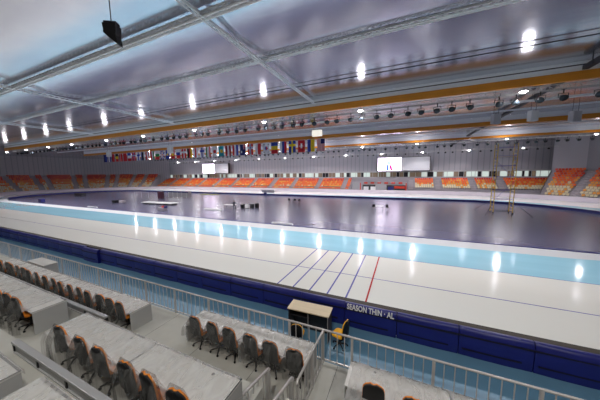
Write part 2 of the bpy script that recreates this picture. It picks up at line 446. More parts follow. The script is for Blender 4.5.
# ------------------------------------------------------------------ desks
def desk(x0, x1, y0, y1, z, lab, group, ends=(True, True), h=0.75):
    e = empty('press_desk', (x0, y0, z), 0, lab, 'desk', group)
    L, D = x1 - x0, y1 - y0
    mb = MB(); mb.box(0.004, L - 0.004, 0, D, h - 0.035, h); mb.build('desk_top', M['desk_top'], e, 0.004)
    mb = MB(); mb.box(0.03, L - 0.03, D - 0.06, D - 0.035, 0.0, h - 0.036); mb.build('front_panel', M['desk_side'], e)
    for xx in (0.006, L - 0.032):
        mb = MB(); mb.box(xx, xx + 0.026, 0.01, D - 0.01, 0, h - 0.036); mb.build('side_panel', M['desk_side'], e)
    mb = MB(); mb.box(L - 0.03, L - 0.004, 0, D, h + 0.0005, h + 0.004); mb.box(0.01, L - 0.01, D - 0.035, D - 0.002, h + 0.0005, h + 0.004)
    mb.build('edge_strip', M['desk_edge'], e)
    for xx in (L * 0.28, L * 0.75):
        mb = MB(); mb.lathe([(0, 0), (0.035, 0), (0.035, 0.006), (0, 0.006)], 10, xx, D - 0.15); 
        g_ = mb.build('cable_grommet', M['seam'], e); g_.location = (0, 0, h)
    return e
DESKS = []
xa = [-9.45 - 2.72 * k for k in range(6)]
for k in range(5):
    desk(xa[k + 1], xa[k], 5.02, 5.86, 0.3, f'plastic-covered grey desk of the long front row, {ordw(k)} from its open end panel', 'desks of the long front row')
desk(-21.6, -19.3, 5.75, 6.45, 0.3, 'small bare grey desk against the railing beyond the long front row', None) if False else None
e = empty('cabinet', (-21.4, 5.95, 0.3), 0, 'boxy grey cabinet by the railing behind the long front row', 'cabinet')
mb = MB(); mb.box(0, 2.1, 0, 0.62, 0.0, 0.76); mb.build('body', M['desk_side'], e, 0.01)
mb = MB(); mb.box(-0.02, 2.12, -0.02, 0.64, 0.761, 0.80); mb.build('top', M['desk_top'], e, 0.005)
mb = MB(); mb.box(1.03, 1.06, -0.012, -0.001, 0.04, 0.74); mb.build('door_gap', M['seam'], e)
desk(-7.02, -4.66, 5.50, 6.35, 0.3, 'plastic-covered desk of the middle front row, far half next to the open floor', 'desks of the middle front row')
desk(-4.64, -2.32, 5.50, 6.35, 0.3, 'plastic-covered desk of the middle front row, half touching the side railing', 'desks of the middle front row')
desk(-1.19, 1.2, 5.28, 6.13, 0.3, 'plastic-covered desk beyond the aisle with its bare end panel showing', 'desks beyond the aisle')
desk(1.22, 3.6, 5.28, 6.13, 0.3, 'plastic-covered desk beyond the aisle, second from the aisle', 'desks beyond the aisle')
desk(-9.00, -5.64, 2.76, 3.57, 1.3, 'second-row desk under creased plastic, the half with four chairs in view', 'second-row desks nearest the camera')
desk(-5.62, -2.96, 2.76, 3.57, 1.3, 'second-row desk under creased plastic, the half ending at the stair handrail', 'second-row desks nearest the camera')
desk(-13.3, -10.6, 2.87, 3.72, 1.3, 'second-row desk with large plain grey end panel beside the gap', 'second-row desks past the gap')
desk(-16.02, -13.32, 2.87, 3.72, 1.3, 'second-row desk past the gap, joined behind the one with the end panel', 'second-row desks past the gap')
desk(-18.74, -16.04, 2.87, 3.72, 1.3, 'second-row desk past the gap, third from the end panel', 'second-row desks past the gap')
desk(-8.4, -5.85, 0.55, 1.38, 2.3, 'plastic-covered desk corner at the picture edge beside the low guard beam', 'third-row desks')
desk(-5.35, -2.9, 0.60, 1.46, 2.3, 'plastic-covered desk at the bottom edge behind the low guard beam', 'third-row desks')

# ------------------------------------------------------------------ office chairs
def make_chair(loc, rz, lab, group, cloth='orange_cloth', shell='shell'):
    e = empty('office_chair', loc, rz, lab, 'office chair', group)
    def shape(sc, y0, y1, z0, z1, w0, w1, name, m):
        pts = []
        N = 12
        hw = lambda t: (w0 + (w1 - w0) * math.sin(t * pi * 0.62)) * (1 if t < 0.72 else math.sqrt(max(0.0, 1 - ((t - 0.72) / 0.29) ** 2)))
        rows = [(z0 + (z1 - z0) * (i / N), hw(i / N)) for i in range(N + 1)]
        vs = []; fs = []; W = 6
        for side, yo in ((0, y0), (1, y1)):
            for z, w in rows:
                lean = -0.10 * (z - z0)
                for j in range(W + 1):
                    u = -1 + 2 * j / W
                    vs.append((u * w, yo + lean + 0.028 * u * u, z))
        R = (N + 1) * (W + 1)
        for i in range(N):
            for j in range(W):
                q = i * (W + 1) + j
                fs.append((q, q + 1, q + W + 2, q + W + 1)); fs.append((R + q + W + 1, R + q + W + 2, R + q + 1, R + q))
            for j in (0, W):
                q = i * (W + 1) + j; fs.append((q, q + W + 1, R + q + W + 1, R + q))
        for j in range(W):
            for i in (0, N):
                q = i * (W + 1) + j; fs.append((q, R + q, R + q + 1, q + 1))
        mb = MB(); mb.add(vs, fs, 0, False); return mb.build(name, m, e)
    shape(1, -0.262, -0.235, 0.46, 1.11, 0.25, 0.225, 'back_shell', M[shell])
    shape(1, -0.234, -0.205, 0.50, 1.112, 0.25, 0.23, 'backrest', M[cloth])
    mb = MB(); N = 16; vs = []
    for z, s in ((0.44, 0.90), (0.46, 1.0), (0.51, 1.0), (0.53, 0.9)):
        for k in range(N):
            a = 2 * pi * k / N; c, s_ = cos(a), sin(a)
            vs.append((0.25 * s * math.copysign(abs(c) ** 0.5, c), 0.02 + 0.235 * s * math.copysign(abs(s_) ** 0.5, s_), z))
    fs = [(q * N + k, q * N + (k + 1) % N, (q + 1) * N + (k + 1) % N, (q + 1) * N + k) for q in range(3) for k in range(N)]
    fs += [tuple(range(N)), tuple(range(3 * N, 4 * N))]
    mb.add(vs, fs); mb.build('seat', M[cloth], e)
    mb = MB(); mb.tube([(0, -0.12, 0.435), (0, -0.27, 0.43), (0, -0.29, 0.5), (0, -0.28, 0.72)], 0.022, 6); mb.build('back_bracket', M['black'], e)
    mb = MB(); mb.lathe([(0.0, 0.08), (0.03, 0.08), (0.03, 0.24), (0.018, 0.25), (0.018, 0.42), (0.09, 0.435), (0.0, 0.436)], 10); mb.build('gas_column', M['black'], e)
    mb = MB()
    for k in range(5):
        a = 2 * pi * k / 5 + 0.3; mb.tube([(0, 0, 0.12), (0.16 * cos(a), 0.16 * sin(a), 0.105), (0.28 * cos(a), 0.28 * sin(a), 0.075)], [0.03, 0.024, 0.016], 6)
    mb.build('star_base', M['black'], e)
    for k in range(5):
        a = 2 * pi * k / 5 + 0.3
        mb = MB(); mb.lathe([(0.0, -0.02), (0.03, -0.02), (0.03, 0.02), (0.0, 0.02)], 10, 0, 0, 0, 'x')
        c = mb.build('caster', M['black'], e); c.location = (0.28 * cos(a), 0.28 * sin(a), 0.03); c.rotation_euler = (0, 0, a + 0.6)
    return e
bpy.context.view_layer.update()
CH = make_chair((-9.91, 5.20, 0.3), 0, 'plastic-covered office chair, first from the bare end panel of the long front row', 'chairs of the long front row')
CH['label'] = 'plastic-covered office chair of the long front row, first from its end panel'
CH.scale = (1.076,) * 3
index_kids()
def chair(loc, rz, lab, group):
    c = copy_tree(CH); c.location = loc; c.rotation_euler = (0, 0, rz); c['label'] = lab; c['group'] = group; return c
rowA = []
for k, x in enumerate([-9.91, -10.6, -11.35, -12.14, -12.85, -13.62, -14.4, -15.15, -15.96, -16.95, -17.85, -18.56, -19.25, -19.95, -20.6, -21.4, -22.1, -22.8]):
    if k: chair((x, 5.20 + random.uniform(-.04, .04), 0.3), random.uniform(-.15, .15), f'plastic-covered office chair of the long front row, {ordw(k)} from its end panel', 'chairs of the long front row')
    rowA.append(x)
rowB = [-6.42, -5.62, -4.94, -4.12, -3.42, -2.66]
for k, x in enumerate(rowB):
    chair((x, 5.66, 0.3), random.uniform(-.12, .12), f'covered office chair in the middle front row, {ordw(k)} from the open floor', 'chairs of the middle front row')
chair((-0.50, 5.42, 0.3), 0.1, 'dark office chair at the desk beyond the aisle, first from the aisle', 'chairs beyond the aisle')
chair((0.42, 5.40, 0.3), -0.1, 'dark office chair at the desk beyond the aisle, second from the aisle', 'chairs beyond the aisle')
rowM = [-8.05, -7.02, -6.22, -5.2, -4.45, -3.66]
for k, x in enumerate(rowM):
    chair((x, 2.88 - 0.01 * k, 1.3), random.uniform(-.12, .12), f'orange-edged office chair at the creased second-row desks, {ordw(k)} counted towards the stairs', 'chairs at the second-row desks')
rowL = [-11.3, -12.0, -12.8, -13.6, -14.4]
for k, x in enumerate(rowL):
    chair((x, 3.03, 1.3), random.uniform(-.1, .1), f'office chair under plastic behind the big grey end panel, {ordw(k)} from the panel', 'chairs past the gap')

# officials' chairs at the ice side
o = make_chair((-1.95, 7.85, 0.0), radians(75), 'yellow and black office chair standing alone on the blue floor', None, 'yellow_cloth', 'black')
o = make_chair((-3.45, 7.45, 0.0), radians(10), 'yellow office chair pushed under the wooden lectern desk', None, 'yellow_cloth', 'black'); o.scale = (0.9, 0.9, 0.78)

# lectern desk
e = empty('lectern_desk', (-4.03, 7.70, 0), 0, 'dark open-fronted desk with pale wooden top against the blue pads', 'desk')
e.rotation_euler = (0, 0, 0.03)
mb = MB(); mb.poly([(0, 0)] * 0 or [(0, 1.05), (1.68, 1.05), (1.68, 1.09), (0, 1.09)], 0, 0.62)
t_ = mb.build('top', M['wood'], e)
for v in t_.data.vertices: v.co.z += 0.05 * v.co.y
for x in (0.03, 1.62):
    mb = MB(); mb.box(x, x + 0.03, 0.02, 0.58, 0, 1.04); mb.build('side_panel', M['dark_wood'], e)
mb = MB(); mb.box(0.06, 1.62, 0.55, 0.575, 0, 1.04); mb.build('back_panel', M['dark_wood'], e)
mb = MB(); mb.box(0.84, 0.86, 0.04, 0.07, 0, 1.04); mb.build('leg', M['beam_grey'], e)
mb = MB(); mb.box(1.63, 1.65, 0.0, 0.03, 0, 1.04); mb.build('leg', M['beam_grey'], e)
mb = MB(); mb.box(0.06, 0.84, 0.2, 0.55, 0.70, 0.72); mb.build('shelf', M['dark_wood'], e)

# ------------------------------------------------------------------ clear plastic film over desks and chairs
def drape(x0, x1, yN, yF, ztop, chairs, cy, ctop, zend, lab, seed):
    rnd = random.Random(seed)
    nx = int((x1 - x0) / 0.06) + 1
    ph = [rnd.uniform(0, 6) for _ in range(8)]
    vs = []; fs = []; NS = 26
    def w1(x, k): return sin(x * (3.1 + k) + ph[k]) * 0.5 + sin(x * (7.7 + 2 * k) + ph[k + 3]) * 0.3
    for i in range(nx + 1):
        x = x0 + (x1 - x0) * i / nx
        d = min([abs(x - c) for c in chairs]) if chairs else 9
        on = 1.0 if d < 0.20 else max(0.0, 1 - ((d - 0.20) / 0.17)) ** 1.0
        on = on * on * (3 - 2 * on)
        ztopc = (ztop - 0.03) + (ctop + 0.02 - ztop + 0.03) * on
        yb = cy - 0.47 + 0.12 * (1 - on)
        pts = []
        for j in range(5):      # short hang over the far edge
            pts.append((yF + 0.025, ztop - 0.10 + 0.022 * j + 0.01 * w1(x, 1)))
        for j in range(8):
            t = j / 7; pts.append((yF - 0.01 - (yF - yN - 0.05) * t, ztop + 0.010 + 0.006 * (w1(x + 3 * t, 0) + 0.8)))
        yc = cy - 0.27
        for j in range(1, 5):
            t = j / 4; y = yN + 0.04 + (yc - yN - 0.04) * t
            z = ztop + 0.012 + (ztopc - ztop - 0.012) * (t ** 1.6)
            pts.append((y, z))
        y_top, z_top = pts[-1]
        n2 = NS - len(pts)
        for j in range(1, n2 + 1):
            t = j / n2
            z = z_top + (zend + 0.06 * w1(x, 2) - z_top) * t
            y = y_top + (yb - y_top) * min(1, t * 3.5) - 0.05 * w1(x, 3) * t - 0.035 * sin(x * 23 + ph[5]) * t
            pts.append((y, z))
        vs += [(x, y, z) for y, z in pts]
    K = NS; fh = []
    for i in range(nx):
        for j in range(K - 1):
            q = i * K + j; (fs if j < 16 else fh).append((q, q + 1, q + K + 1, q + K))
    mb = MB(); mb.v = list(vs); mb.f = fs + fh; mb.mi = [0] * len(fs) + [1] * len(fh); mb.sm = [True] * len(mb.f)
    return tag(mb.build('plastic_sheet', [M['plastic'], M['plastic_hang_shade']]), lab, 'plastic sheet')
drape(-23.0, -9.50, 5.02, 5.86, 1.06, rowA, 5.20, 1.495, 0.42, 'clear plastic film draped over the long front row of desks and chairs', 1)
drape(-7.0, -2.38, 5.50, 6.35, 1.06, rowB, 5.66, 1.495, 0.72, 'clear plastic film over the middle front-row desks and six chairs', 2)
drape(-1.1, 3.6, 5.28, 6.13, 1.06, [], 5.2, 1.41, 0.95, 'clear plastic film lying on the desks beyond the aisle', 3)
drape(-8.98, -3.0, 2.76, 3.57, 2.06, rowM, 2.87, 2.495, 1.36, 'shiny creased plastic film over the second-row desks near the stairs', 4)
drape(-18.6, -10.95, 2.87, 3.72, 2.06, rowL, 3.03, 2.495, 1.36, 'plastic film over the second-row desks past the gap', 5)
drape(-8.35, -5.83, 0.55, 1.38, 3.06, [], 0.6, 3.4, 2.6, 'crinkled plastic film over the desk corner at the picture edge', 6)
drape(-5.33, -2.9, 0.60, 1.46, 3.06, [], 0.6, 3.4, 2.6, 'plastic film over the desk behind the low guard beam', 7)

# ------------------------------------------------------------------ stands round the hall
A_HI = radians(62)
def pt(side, r, a):
    cx = XR if side > 0 else XL
    return (cx + side * r * cos(a), TRACK_Y + r * sin(a))
SEATS = []    # (x, y, z, heading, colour index, section)
def rowcol(t):
    r = random.random()
    if t < 0.28: return 3 if r < 0.75 else 2
    if t < 0.5: return 2 if r < 0.5 else (1 if r < 0.85 else 3)
    if t < 0.72: return 1 if r < 0.75 else 2
    return 0 if r < 0.65 else 1
HI_ROWS = 12; HI_R0 = 35.2; HI_DR = 0.80; HI_Z0 = 1.15; HI_DZ = 0.50
LO_ROWS = 6; LO_R0 = 36.6; LO_DR = 0.82; LO_Z0 = 1.95; LO_DZ = 0.46
# curved, taller stands
aisles_R = [radians(v) for v in (5, 15, 25, 34, 42, 49)]
aisles_L = [radians(v) for v in (-20, -9, 1, 5.5, 17, 22, 33, 38, 47, 54)]
for side, aisles, nm in ((-1, aisles_L, 'stand_tier'), (1, aisles_R, 'stand_tier')):
    mb = MB(); a_hi = radians(57.5) if side > 0 else A_HI; a0, a1 = radians(-70), a_hi; N = 44
    for q in range(HI_ROWS):
        r0 = HI_R0 + q * HI_DR; z = HI_Z0 + q * HI_DZ - 0.42
        for k in range(N):
            b0 = a0 + (a1 - a0) * k / N; b1 = a0 + (a1 - a0) * (k + 1) / N
            p = [pt(side, r0, b0), pt(side, r0, b1), pt(side, r0 + HI_DR, b1), pt(side, r0 + HI_DR, b0)]
            mb.add([(*p[0], z), (*p[1], z), (*p[2], z), (*p[3], z), (*p[0], z - HI_DZ), (*p[1], z - HI_DZ)], [(0, 1, 2, 3), (4, 5, 1, 0)])
    # front wall and end caps
    for k in range(N):
        b0 = a0 + (a1 - a0) * k / N; b1 = a0 + (a1 - a0) * (k + 1) / N
        p = [pt(side, HI_R0, b0), pt(side, HI_R0, b1)]
        mb.add([(*p[0], 0), (*p[1], 0), (*p[1], 0.8), (*p[0], 0.8)], [(0, 1, 2, 3)])
    for b in (a0, a1):
        ro = HI_R0 + HI_ROWS * HI_DR
        mb.add([(*pt(side, HI_R0, b), 0), (*pt(side, ro, b), 0), (*pt(side, ro, b), HI_Z0 + (HI_ROWS - 1) * HI_DZ + 0.2), (*pt(side, HI_R0, b), 0.9)], [(0, 1, 2, 3)])
    structure(mb.build(nm + '_floor', M['stand']))
    mb = MB()
    for ai in aisles:
        w = 0.62
        for q in range(HI_ROWS):
            rr = HI_R0 + q * HI_DR; z = HI_Z0 + q * HI_DZ - 0.40
            da = w / rr
            p = [pt(side, rr, ai - da), pt(side, rr, ai + da), pt(side, rr + HI_DR, ai + da), pt(side, rr + HI_DR, ai - da)]
            mb.add([(*p[0], z), (*p[1], z), (*p[2], z + 0.25), (*p[3], z + 0.25), (*p[0], z - 0.3), (*p[1], z - 0.3)], [(0, 1, 2, 3), (4, 5, 1, 0)])
    structure(mb.build('stair_floor', M['stair']))
    for q in range(HI_ROWS):
        rr = HI_R0 + q * HI_DR + 0.42; step = 0.56 / rr; a = radians(-30) if side < 0 else radians(0)
        while a < a_hi - 0.02:
            if all(abs(a - ai) > 0.85 / rr for ai in aisles):
                x, y = pt(side, rr, a)
                hd = math.atan2(TRACK_Y - y, (XR if side > 0 else XL) - x)
                SEATS.append((x, y, HI_Z0 + q * HI_DZ - 0.42, hd, rowcol(q / (HI_ROWS - 1)), 1 if side > 0 else -1))
            a += step
# far straight, lower stand
FAR = lambda r: TRACK_Y + r
XA, XB = XL - 18.5, XR + 21.0
aisle_x = [-105.4, -95.8, -86.2, -76.6, -67.0, -57.4, -47.8, -38.4, -28.6, -19.0, 2.0, 9.3, 17.9, 24.4]
BX0, BX1 = -16.5, 1.2       # officials' box
xlim = lambda y: XR + (y - TRACK_Y) / math.tan(radians(57.5)) - 0.3
mb = MB()
for q in range(LO_ROWS):
    y0 = FAR(LO_R0 + q * LO_DR); z = LO_Z0 + q * LO_DZ - 0.42
    for (xa_, xb_) in ((XA, BX0), (BX1, xlim(y0))):
        mb.box(xa_, xb_, y0, FAR(LO_R0 + LO_ROWS * LO_DR + 0.3) if q == LO_ROWS - 1 else y0 + LO_DR, 0.3, z)
for (xa_, xb_) in ((XA, BX0), (BX1, XB)): mb.box(xa_, xb_, FAR(34.6), FAR(LO_R0), 0.0, 0.85)
mb.box(BX0, BX1, FAR(36.5), FAR(41.7), 0.0, 1.1)
structure(mb.build('far_stand_floor', M['stand']))
mb = MB()
for ax in aisle_x:
    for q in range(LO_ROWS):
        y0 = FAR(LO_R0 + q * LO_DR); z = LO_Z0 + q * LO_DZ - 0.40
        mb.box(ax - 0.62, ax + 0.62, y0 - 0.1, y0 + LO_DR, z - 0.3, z + 0.05); 
structure(mb.build('stair_floor', M['stair']))
for q in range(-1, LO_ROWS):
    if q < 0: y = FAR(35.6); z = 0.85
    else: y = FAR(LO_R0 + q * LO_DR + 0.42); z = LO_Z0 + q * LO_DZ - 0.42
    x = XA + 0.5
    while x < (xlim(y) - 0.6 if q >= 0 else XB):
        if all(abs(x - ax) > 0.95 for ax in aisle_x) and not (BX0 - 0.3 < x < BX1 + 0.3) and not (q < 0 and x > BX1):
            t = 0.62 if q < 0 else 0.42 + 0.5 * q / LO_ROWS
            if x > BX1: t = 0.12 + 0.8 * q / LO_ROWS
            SEATS.append((x, y, z, -pi / 2, rowcol(t), 0))
        x += 0.56
# a seat: moulded pan and back
def seat_geo():
    w = 0.22
    prof = [(0.20, 0.40), (0.0, 0.37), (-0.18, 0.39), (-0.26, 0.78), (-0.30, 0.78), (-0.23, 0.34), (0.0, 0.32), (0.20, 0.36)]
    n = len(prof); vs = [(y, -w, z) for y, z in prof] + [(y, w, z) for y, z in prof]
    fs = [tuple(reversed(range(n))), tuple(range(n, 2 * n))] + [(i, (i + 1) % n, n + (i + 1) % n, n + i) for i in range(n)]
    vs2 = [(-0.03, -0.03, 0), (0.03, -0.03, 0), (0.03, 0.03, 0), (-0.03, 0.03, 0), (-0.03, -0.03, 0.33), (0.03, -0.03, 0.33), (0.03, 0.03, 0.33), (-0.03, 0.03, 0.33)]
    fs2 = [(0, 1, 5, 4), (1, 2, 6, 5), (2, 3, 7, 6), (3, 0, 4, 7)]
    return vs, fs, vs2, fs2
SM = [M['seat_red'], M['seat_orange'], M['seat_yellow'], M['seat_cream']]
CN = ['red', 'orange', 'yellow', 'cream']
sv, sf, sv2, sf2 = seat_geo()
# the 300 seats that show largest
fwv = Vector((-0.404, 0.908, -0.11))
def shown(s):
    p = Vector((s[0], s[1], s[2] + 0.5 - 6.34)); d = p.dot(fwv)
    if d < 5: return -1
    rx = p.dot(Vector((0.9135, 0.4068, 0))) / d
    return -1 if abs(rx) > 1.28 else 1 / d
order = sorted(range(len(SEATS)), key=lambda i: -shown(SEATS[i]))
near = set(order[:300])
protos = []
for c in range(4):
    mb = MB(); mb.add(sv, sf); mb.add(sv2, sf2); protos.append(mb.mesh('stadium_seat', SM[c]))
big = MB()
for i, (x, y, z, h, c, sec) in enumerate(SEATS):
    if i in near:
        o = bpy.data.objects.new('stadium_chair', protos[c]); COL.objects.link(o); o.location = (x, y, z); o.rotation_euler = (0, 0, h)
        where = 'the tall stand at the curve beyond the scaffold tower' if sec == 1 else ('the tall stand round the far left curve' if sec < 0 else 'the far straight stand near the scaffold tower')
        tag(o, f'{CN[c]} plastic seat in {where}', 'stadium seat', f'{CN[c]} seats in {where}')
    else:
        ch, sh = cos(h), sin(h)
        big.add([(x + ch * a - sh * b, y + sh * a + ch * b, z + q) for a, b, q in sv], sf, c)
o = big.build('stadium_chair_rows', SM); tag(o, 'rows of red, orange and cream plastic seats round the rest of the arena', 'stadium seats', None, 'stuff')

# ------------------------------------------------------------------ walls, ceiling
YW = FAR(42.2)
mb = MB(); mb.box(-150, 62, YW, YW + 0.4, 6.98, ROOF + 0.75); structure(mb.build('wall_far', M['wall']))
mb = MB(); mb.box(-150, 62, YW, YW + 0.4, 0, 4.85); structure(mb.build('wall_far_base', M['stand']))
mb = MB(); mb.box(-148.4, -148, -14, YW, -0.02, ROOF + 0.75); structure(mb.build('wall_left', M['wall']))
mb = MB(); mb.box(58, 58.4, -14, YW, -0.02, ROOF + 0.75); structure(mb.build('wall_right', M['wall']))
mb = MB(); mb.box(-148, 58, -14.4, -14, -0.02, ROOF + 0.75); structure(mb.build('wall_back', M['wall']))
# wall behind the raised curve stands
for side in (-1, 1):
    mb = MB(); N = 40; r = HI_R0 + HI_ROWS * HI_DR + 0.1; aw = radians(57.5) if side > 0 else A_HI + 0.25
    for k in range(N):
        b0 = radians(-80) + (aw - radians(-80)) * k / N; b1 = radians(-80) + (aw - radians(-80)) * (k + 1) / N
        p, q = pt(side, r, b0), pt(side, r, b1)
        if max(p[1], q[1]) > YW: continue
        mb.add([(*p, 0), (*q, 0), (*q, ROOF), (*p, ROOF)], [(0, 1, 2, 3)])
    structure(mb.build('wall_curve', M['wall']))
# glazed strip behind the far stand
rnd = random.Random(3)
x = XA; nwin = 0
while x < XB:
    nwin += 1
    w = 9.6
    mb = MB(); f = []
    g = structure(MB().box(x, x + w, YW - 0.02, YW + 0.0, 4.85, 4.98).box(x, x + w, YW - 0.02, YW + 0.1, 6.5, 7.0).build(f'window_{nwin}', M['grey']))
    xx = x
    while xx < x + w - 0.01:
        pw = min(rnd.choice((0.6, 0.9, 1.3, 1.7)), x + w - xx)
        m_ = rnd.choice((M['win_lit'], M['win_dark'], M['win_dim'], M['win_dark'], M['win_dim'], M['win_lit']))
        MB().box(xx, xx + pw - 0.12, YW + 0.02, YW + 0.05, 5.0, 6.5).build('pane', m_, g)
        MB().box(xx + pw - 0.12, xx + pw, YW - 0.05, YW + 0.1, 4.98, 6.5).build('mullion', M['grey'], g)
        xx += pw
    x += w

# foil ceiling with sagging bays
BAYS = [-14, -8.5, -2.6, 3.3, 9.4, 14.9, 20.4, 25.3, 33, 44, 53, 62, 72, YW]
mb = MB(); xs_ = [-148 + 206 * i / 60 for i in range(61)]; ys_ = []
for a_, b_ in zip(BAYS[:-1], BAYS[1:]):
    sag = 0.20 if 8.5 < a_ < 10 else 0.03
    for k in range(8):
        yy = a_ + (b_ - a_) * k / 8
        ys_.append((yy, -sag * sin(pi * k / 8) + (0.055 * (9.4 - max(yy, 1.0)) if yy < 9.4 else 0.0)))
ys_.append((YW, 0))
vs = [(x, y, ROOF + dz) for x in xs_ for y, dz in ys_]; n = len(ys_)
mb.add(vs, [(i * n + j, (i + 1) * n + j, (i + 1) * n + j + 1, i * n + j + 1) for i in range(60) for j in range(n - 1)], 0, True)
o = mb.build('ceiling', M['foil']); structure(o)

def truss(name, p0, p1, w, h, r, m, label, cat, bay=0.9):
    """triangular lattice truss, apex up"""
    p0, p1 = Vector(p0), Vector(p1); d = p1 - p0; L = d.length; d.normalize()
    side = Vector((0, 0, 1)).cross(d).normalized()
    e = empty(name, p0, 0, label, cat)
    q = lambda t, s, z: tuple(d * t + side * s + Vector((0, 0, z)))
    for s_, z_, nm in ((-w / 2, 0, 'bottom_chord'), (w / 2, 0, 'bottom_chord'), (0, h, 'top_chord')):
        mb = MB(); mb.tube([q(0, s_, z_), q(L, s_, z_)], r, 6); mb.build(nm, m, e)
    mb = MB(); n = max(2, int(L / bay))
    for k in range(n):
        t0, t1 = L * k / n, L * (k + 1) / n; tm = (t0 + t1) / 2
        for s_ in (-w / 2, w / 2):
            mb.tube([q(t0, s_, 0), q(tm, 0, h)], r * 0.6, 4, cap=False); mb.tube([q(tm, 0, h), q(t1, s_, 0)], r * 0.6, 4, cap=False)
        mb.tube([q(t0, -w / 2, 0), q(t1, w / 2, 0)], r * 0.5, 4, cap=False)
    mb.build('lattice', m, e)
    if p0.z + h < ROOF - 0.6:
        for k in range(int(L / 11)):
            t = 5 + 11 * k; MB().tube([q(t, 0, h), q(t, 0, ROOF - p0.z - 0.05)], 0.015, 4).build('hanger', M['dark_truss'], e)
    return e
truss('roof_truss', (-60, 3.4, 13.9), (20, 3.4, 13.9), 0.5, 0.5, 0.06, M['silver'], 'silver-wrapped lattice truss under the foil, crossing the upper corner', 'truss', 0.7)
truss('roof_truss', (-60, 9.4, 13.98), (20, 9.4, 13.98), 0.24, 0.30, 0.07, M['silver'], 'thickest silver-wrapped lattice truss under the foil, just behind the hanging speaker', 'truss', 0.55)
truss('roof_truss', (-80, 14.8, 14.2), (30, 14.8, 14.2), 0.20, 0.2, 0.045, M['silver'], 'silver lattice truss under the foil crossing the picture above the beams', 'truss', 0.8)
mb = MB(); mb.tube([(-90, 20.5, 14.3), (40, 20.5, 14.3)], 0.035, 6); tag(mb.build('roof_cable', M['dark_truss']), 'thin dark cable line under the foil just before the nearest orange beam', 'cable')
for X, lab in ((-9.3, 'silver cross truss running away under the foil through the picture centre'),
               (-31.5, 'silver cross truss running away under the foil on the far side of the speaker'), (-53, 'most distant silver cross truss under the foil near the far curve')):
    truss('cross_truss', (X, 3.5, 13.95), (X, 25, 13.95), 0.2, 0.2, 0.04, M['silver'], lab, 'truss', 0.8)
e = empty('cable_duct', (11.9, 22, 13.75), 0, 'dark cable duct crossing diagonally behind the orange beams', 'duct')
for a_, b_ in ((0.2, 3.1), (3.5, 21.8), (22.2, 38.4), (38.8, 58)): MB().box(-0.17, 0.17, a_, b_, 0, 0.3).build('duct_section', M['dark_truss'], e)
for y in (2, 10, 18, 26, 34, 44, 54): MB().box(-0.2, -0.17, y, y + 0.1, 0, 0.68).build('hanger', M['dark_truss'], e)

# orange glulam beams with fascia above
for y, h, nm in ((25.3, 0.62, 'nearest'), (44.0, 0.6, 'middle'), (60.6, 0.42, 'far')):
    mb = MB(); mb.box(-95 if y < 30 else -100, 40, y - 0.12, y + 0.12, 13.42 - h / 2, 13.42 + h / 2)
    structure(mb.build('roof_beam', M['glulam']), f'{nm} long orange timber beam under the foil roof')
    mb = MB(); mb.box(-95 if y < 30 else -100, 40, y - 0.05, y + 0.05, 13.42 + h / 2, ROOF - 0.02)
    structure(mb.build('roof_beam_fascia', M['fascia']))
# pipes / cable bundles along the beams
for i, (y, z, r, m) in enumerate(((25.0, 14.1, 0.045, 'dark_truss'), (31.5, 13.35, 0.13, 'white'), (36.5, 13.6, 0.10, 'silver'), (50, 13.7, 0.13, 'white'), (69, 13.6, 0.13, 'white'))):
    mb = MB(); mb.tube([(-98, y, z), (42, y, z)], r, 8)
    tag(mb.build('roof_pipe', M[m]), ['dark cable line along the face above the nearest orange beam', 'white duct pipe just beyond the nearest orange beam', 'silver pipe between the nearest and middle orange beams', 'white duct pipe beyond the middle orange beam', 'white duct pipe over the far straight beyond the far orange beam'][i], 'pipe')

# lighting trusses, lamps and floodlights
LAMP_X = [8.55, -4.36, -16.0, -27.8, -39.2, -49.6, -61.7, -71.8, -82.7, -94.0]
def lamp(loc, lab, grp):
    e = empty('stadium_lamp', loc, 0, lab, 'lamp', grp)
    mb = MB(); mb.lathe([(0.05, 0.30), (0.12, 0.28), (0.30, 0.02), (0.32, 0.0), (0.29, 0.0), (0.10, 0.24), (0, 0.24)], 12); mb.build('reflector', M['white'], e)
    mb = MB(); mb.lathe([(0, 0.12), (0.14, 0.08), (0.19, 0.0), (0.14, -0.08), (0, -0.12)], 12); b = mb.build('bulb', M['lamp'], e); b['label'] = 'glowing white bulb'
    mb = MB(); mb.tube([(0, 0, 0.28), (0, 0, 0.55)], 0.025, 6); mb.build('bracket', M['black'], e)
    return e
def light(loc, energy, ang=150, col=(1.0, 0.95, 0.95), blend=0.5, tilt=0.0):
    l = bpy.data.lights.new('lamp_or_fill_spot', 'SPOT'); l.energy = energy; l.spot_size = radians(ang); l.spot_blend = blend; l.color = col; l.shadow_soft_size = 0.22
    o = bpy.data.objects.new('lamp_or_fill_spot', l); COL.objects.link(o); o.location = loc; o.rotation_euler = (tilt, 0, 0); return o
def point(loc, energy, col=(1.0, 0.95, 0.97)):
    l = bpy.data.lights.new('stadium_glow', 'POINT'); l.energy = energy; l.color = col; l.shadow_soft_size = 0.3
    o = bpy.data.objects.new('stadium_glow', l); COL.objects.link(o); o.location = loc
L0 = None
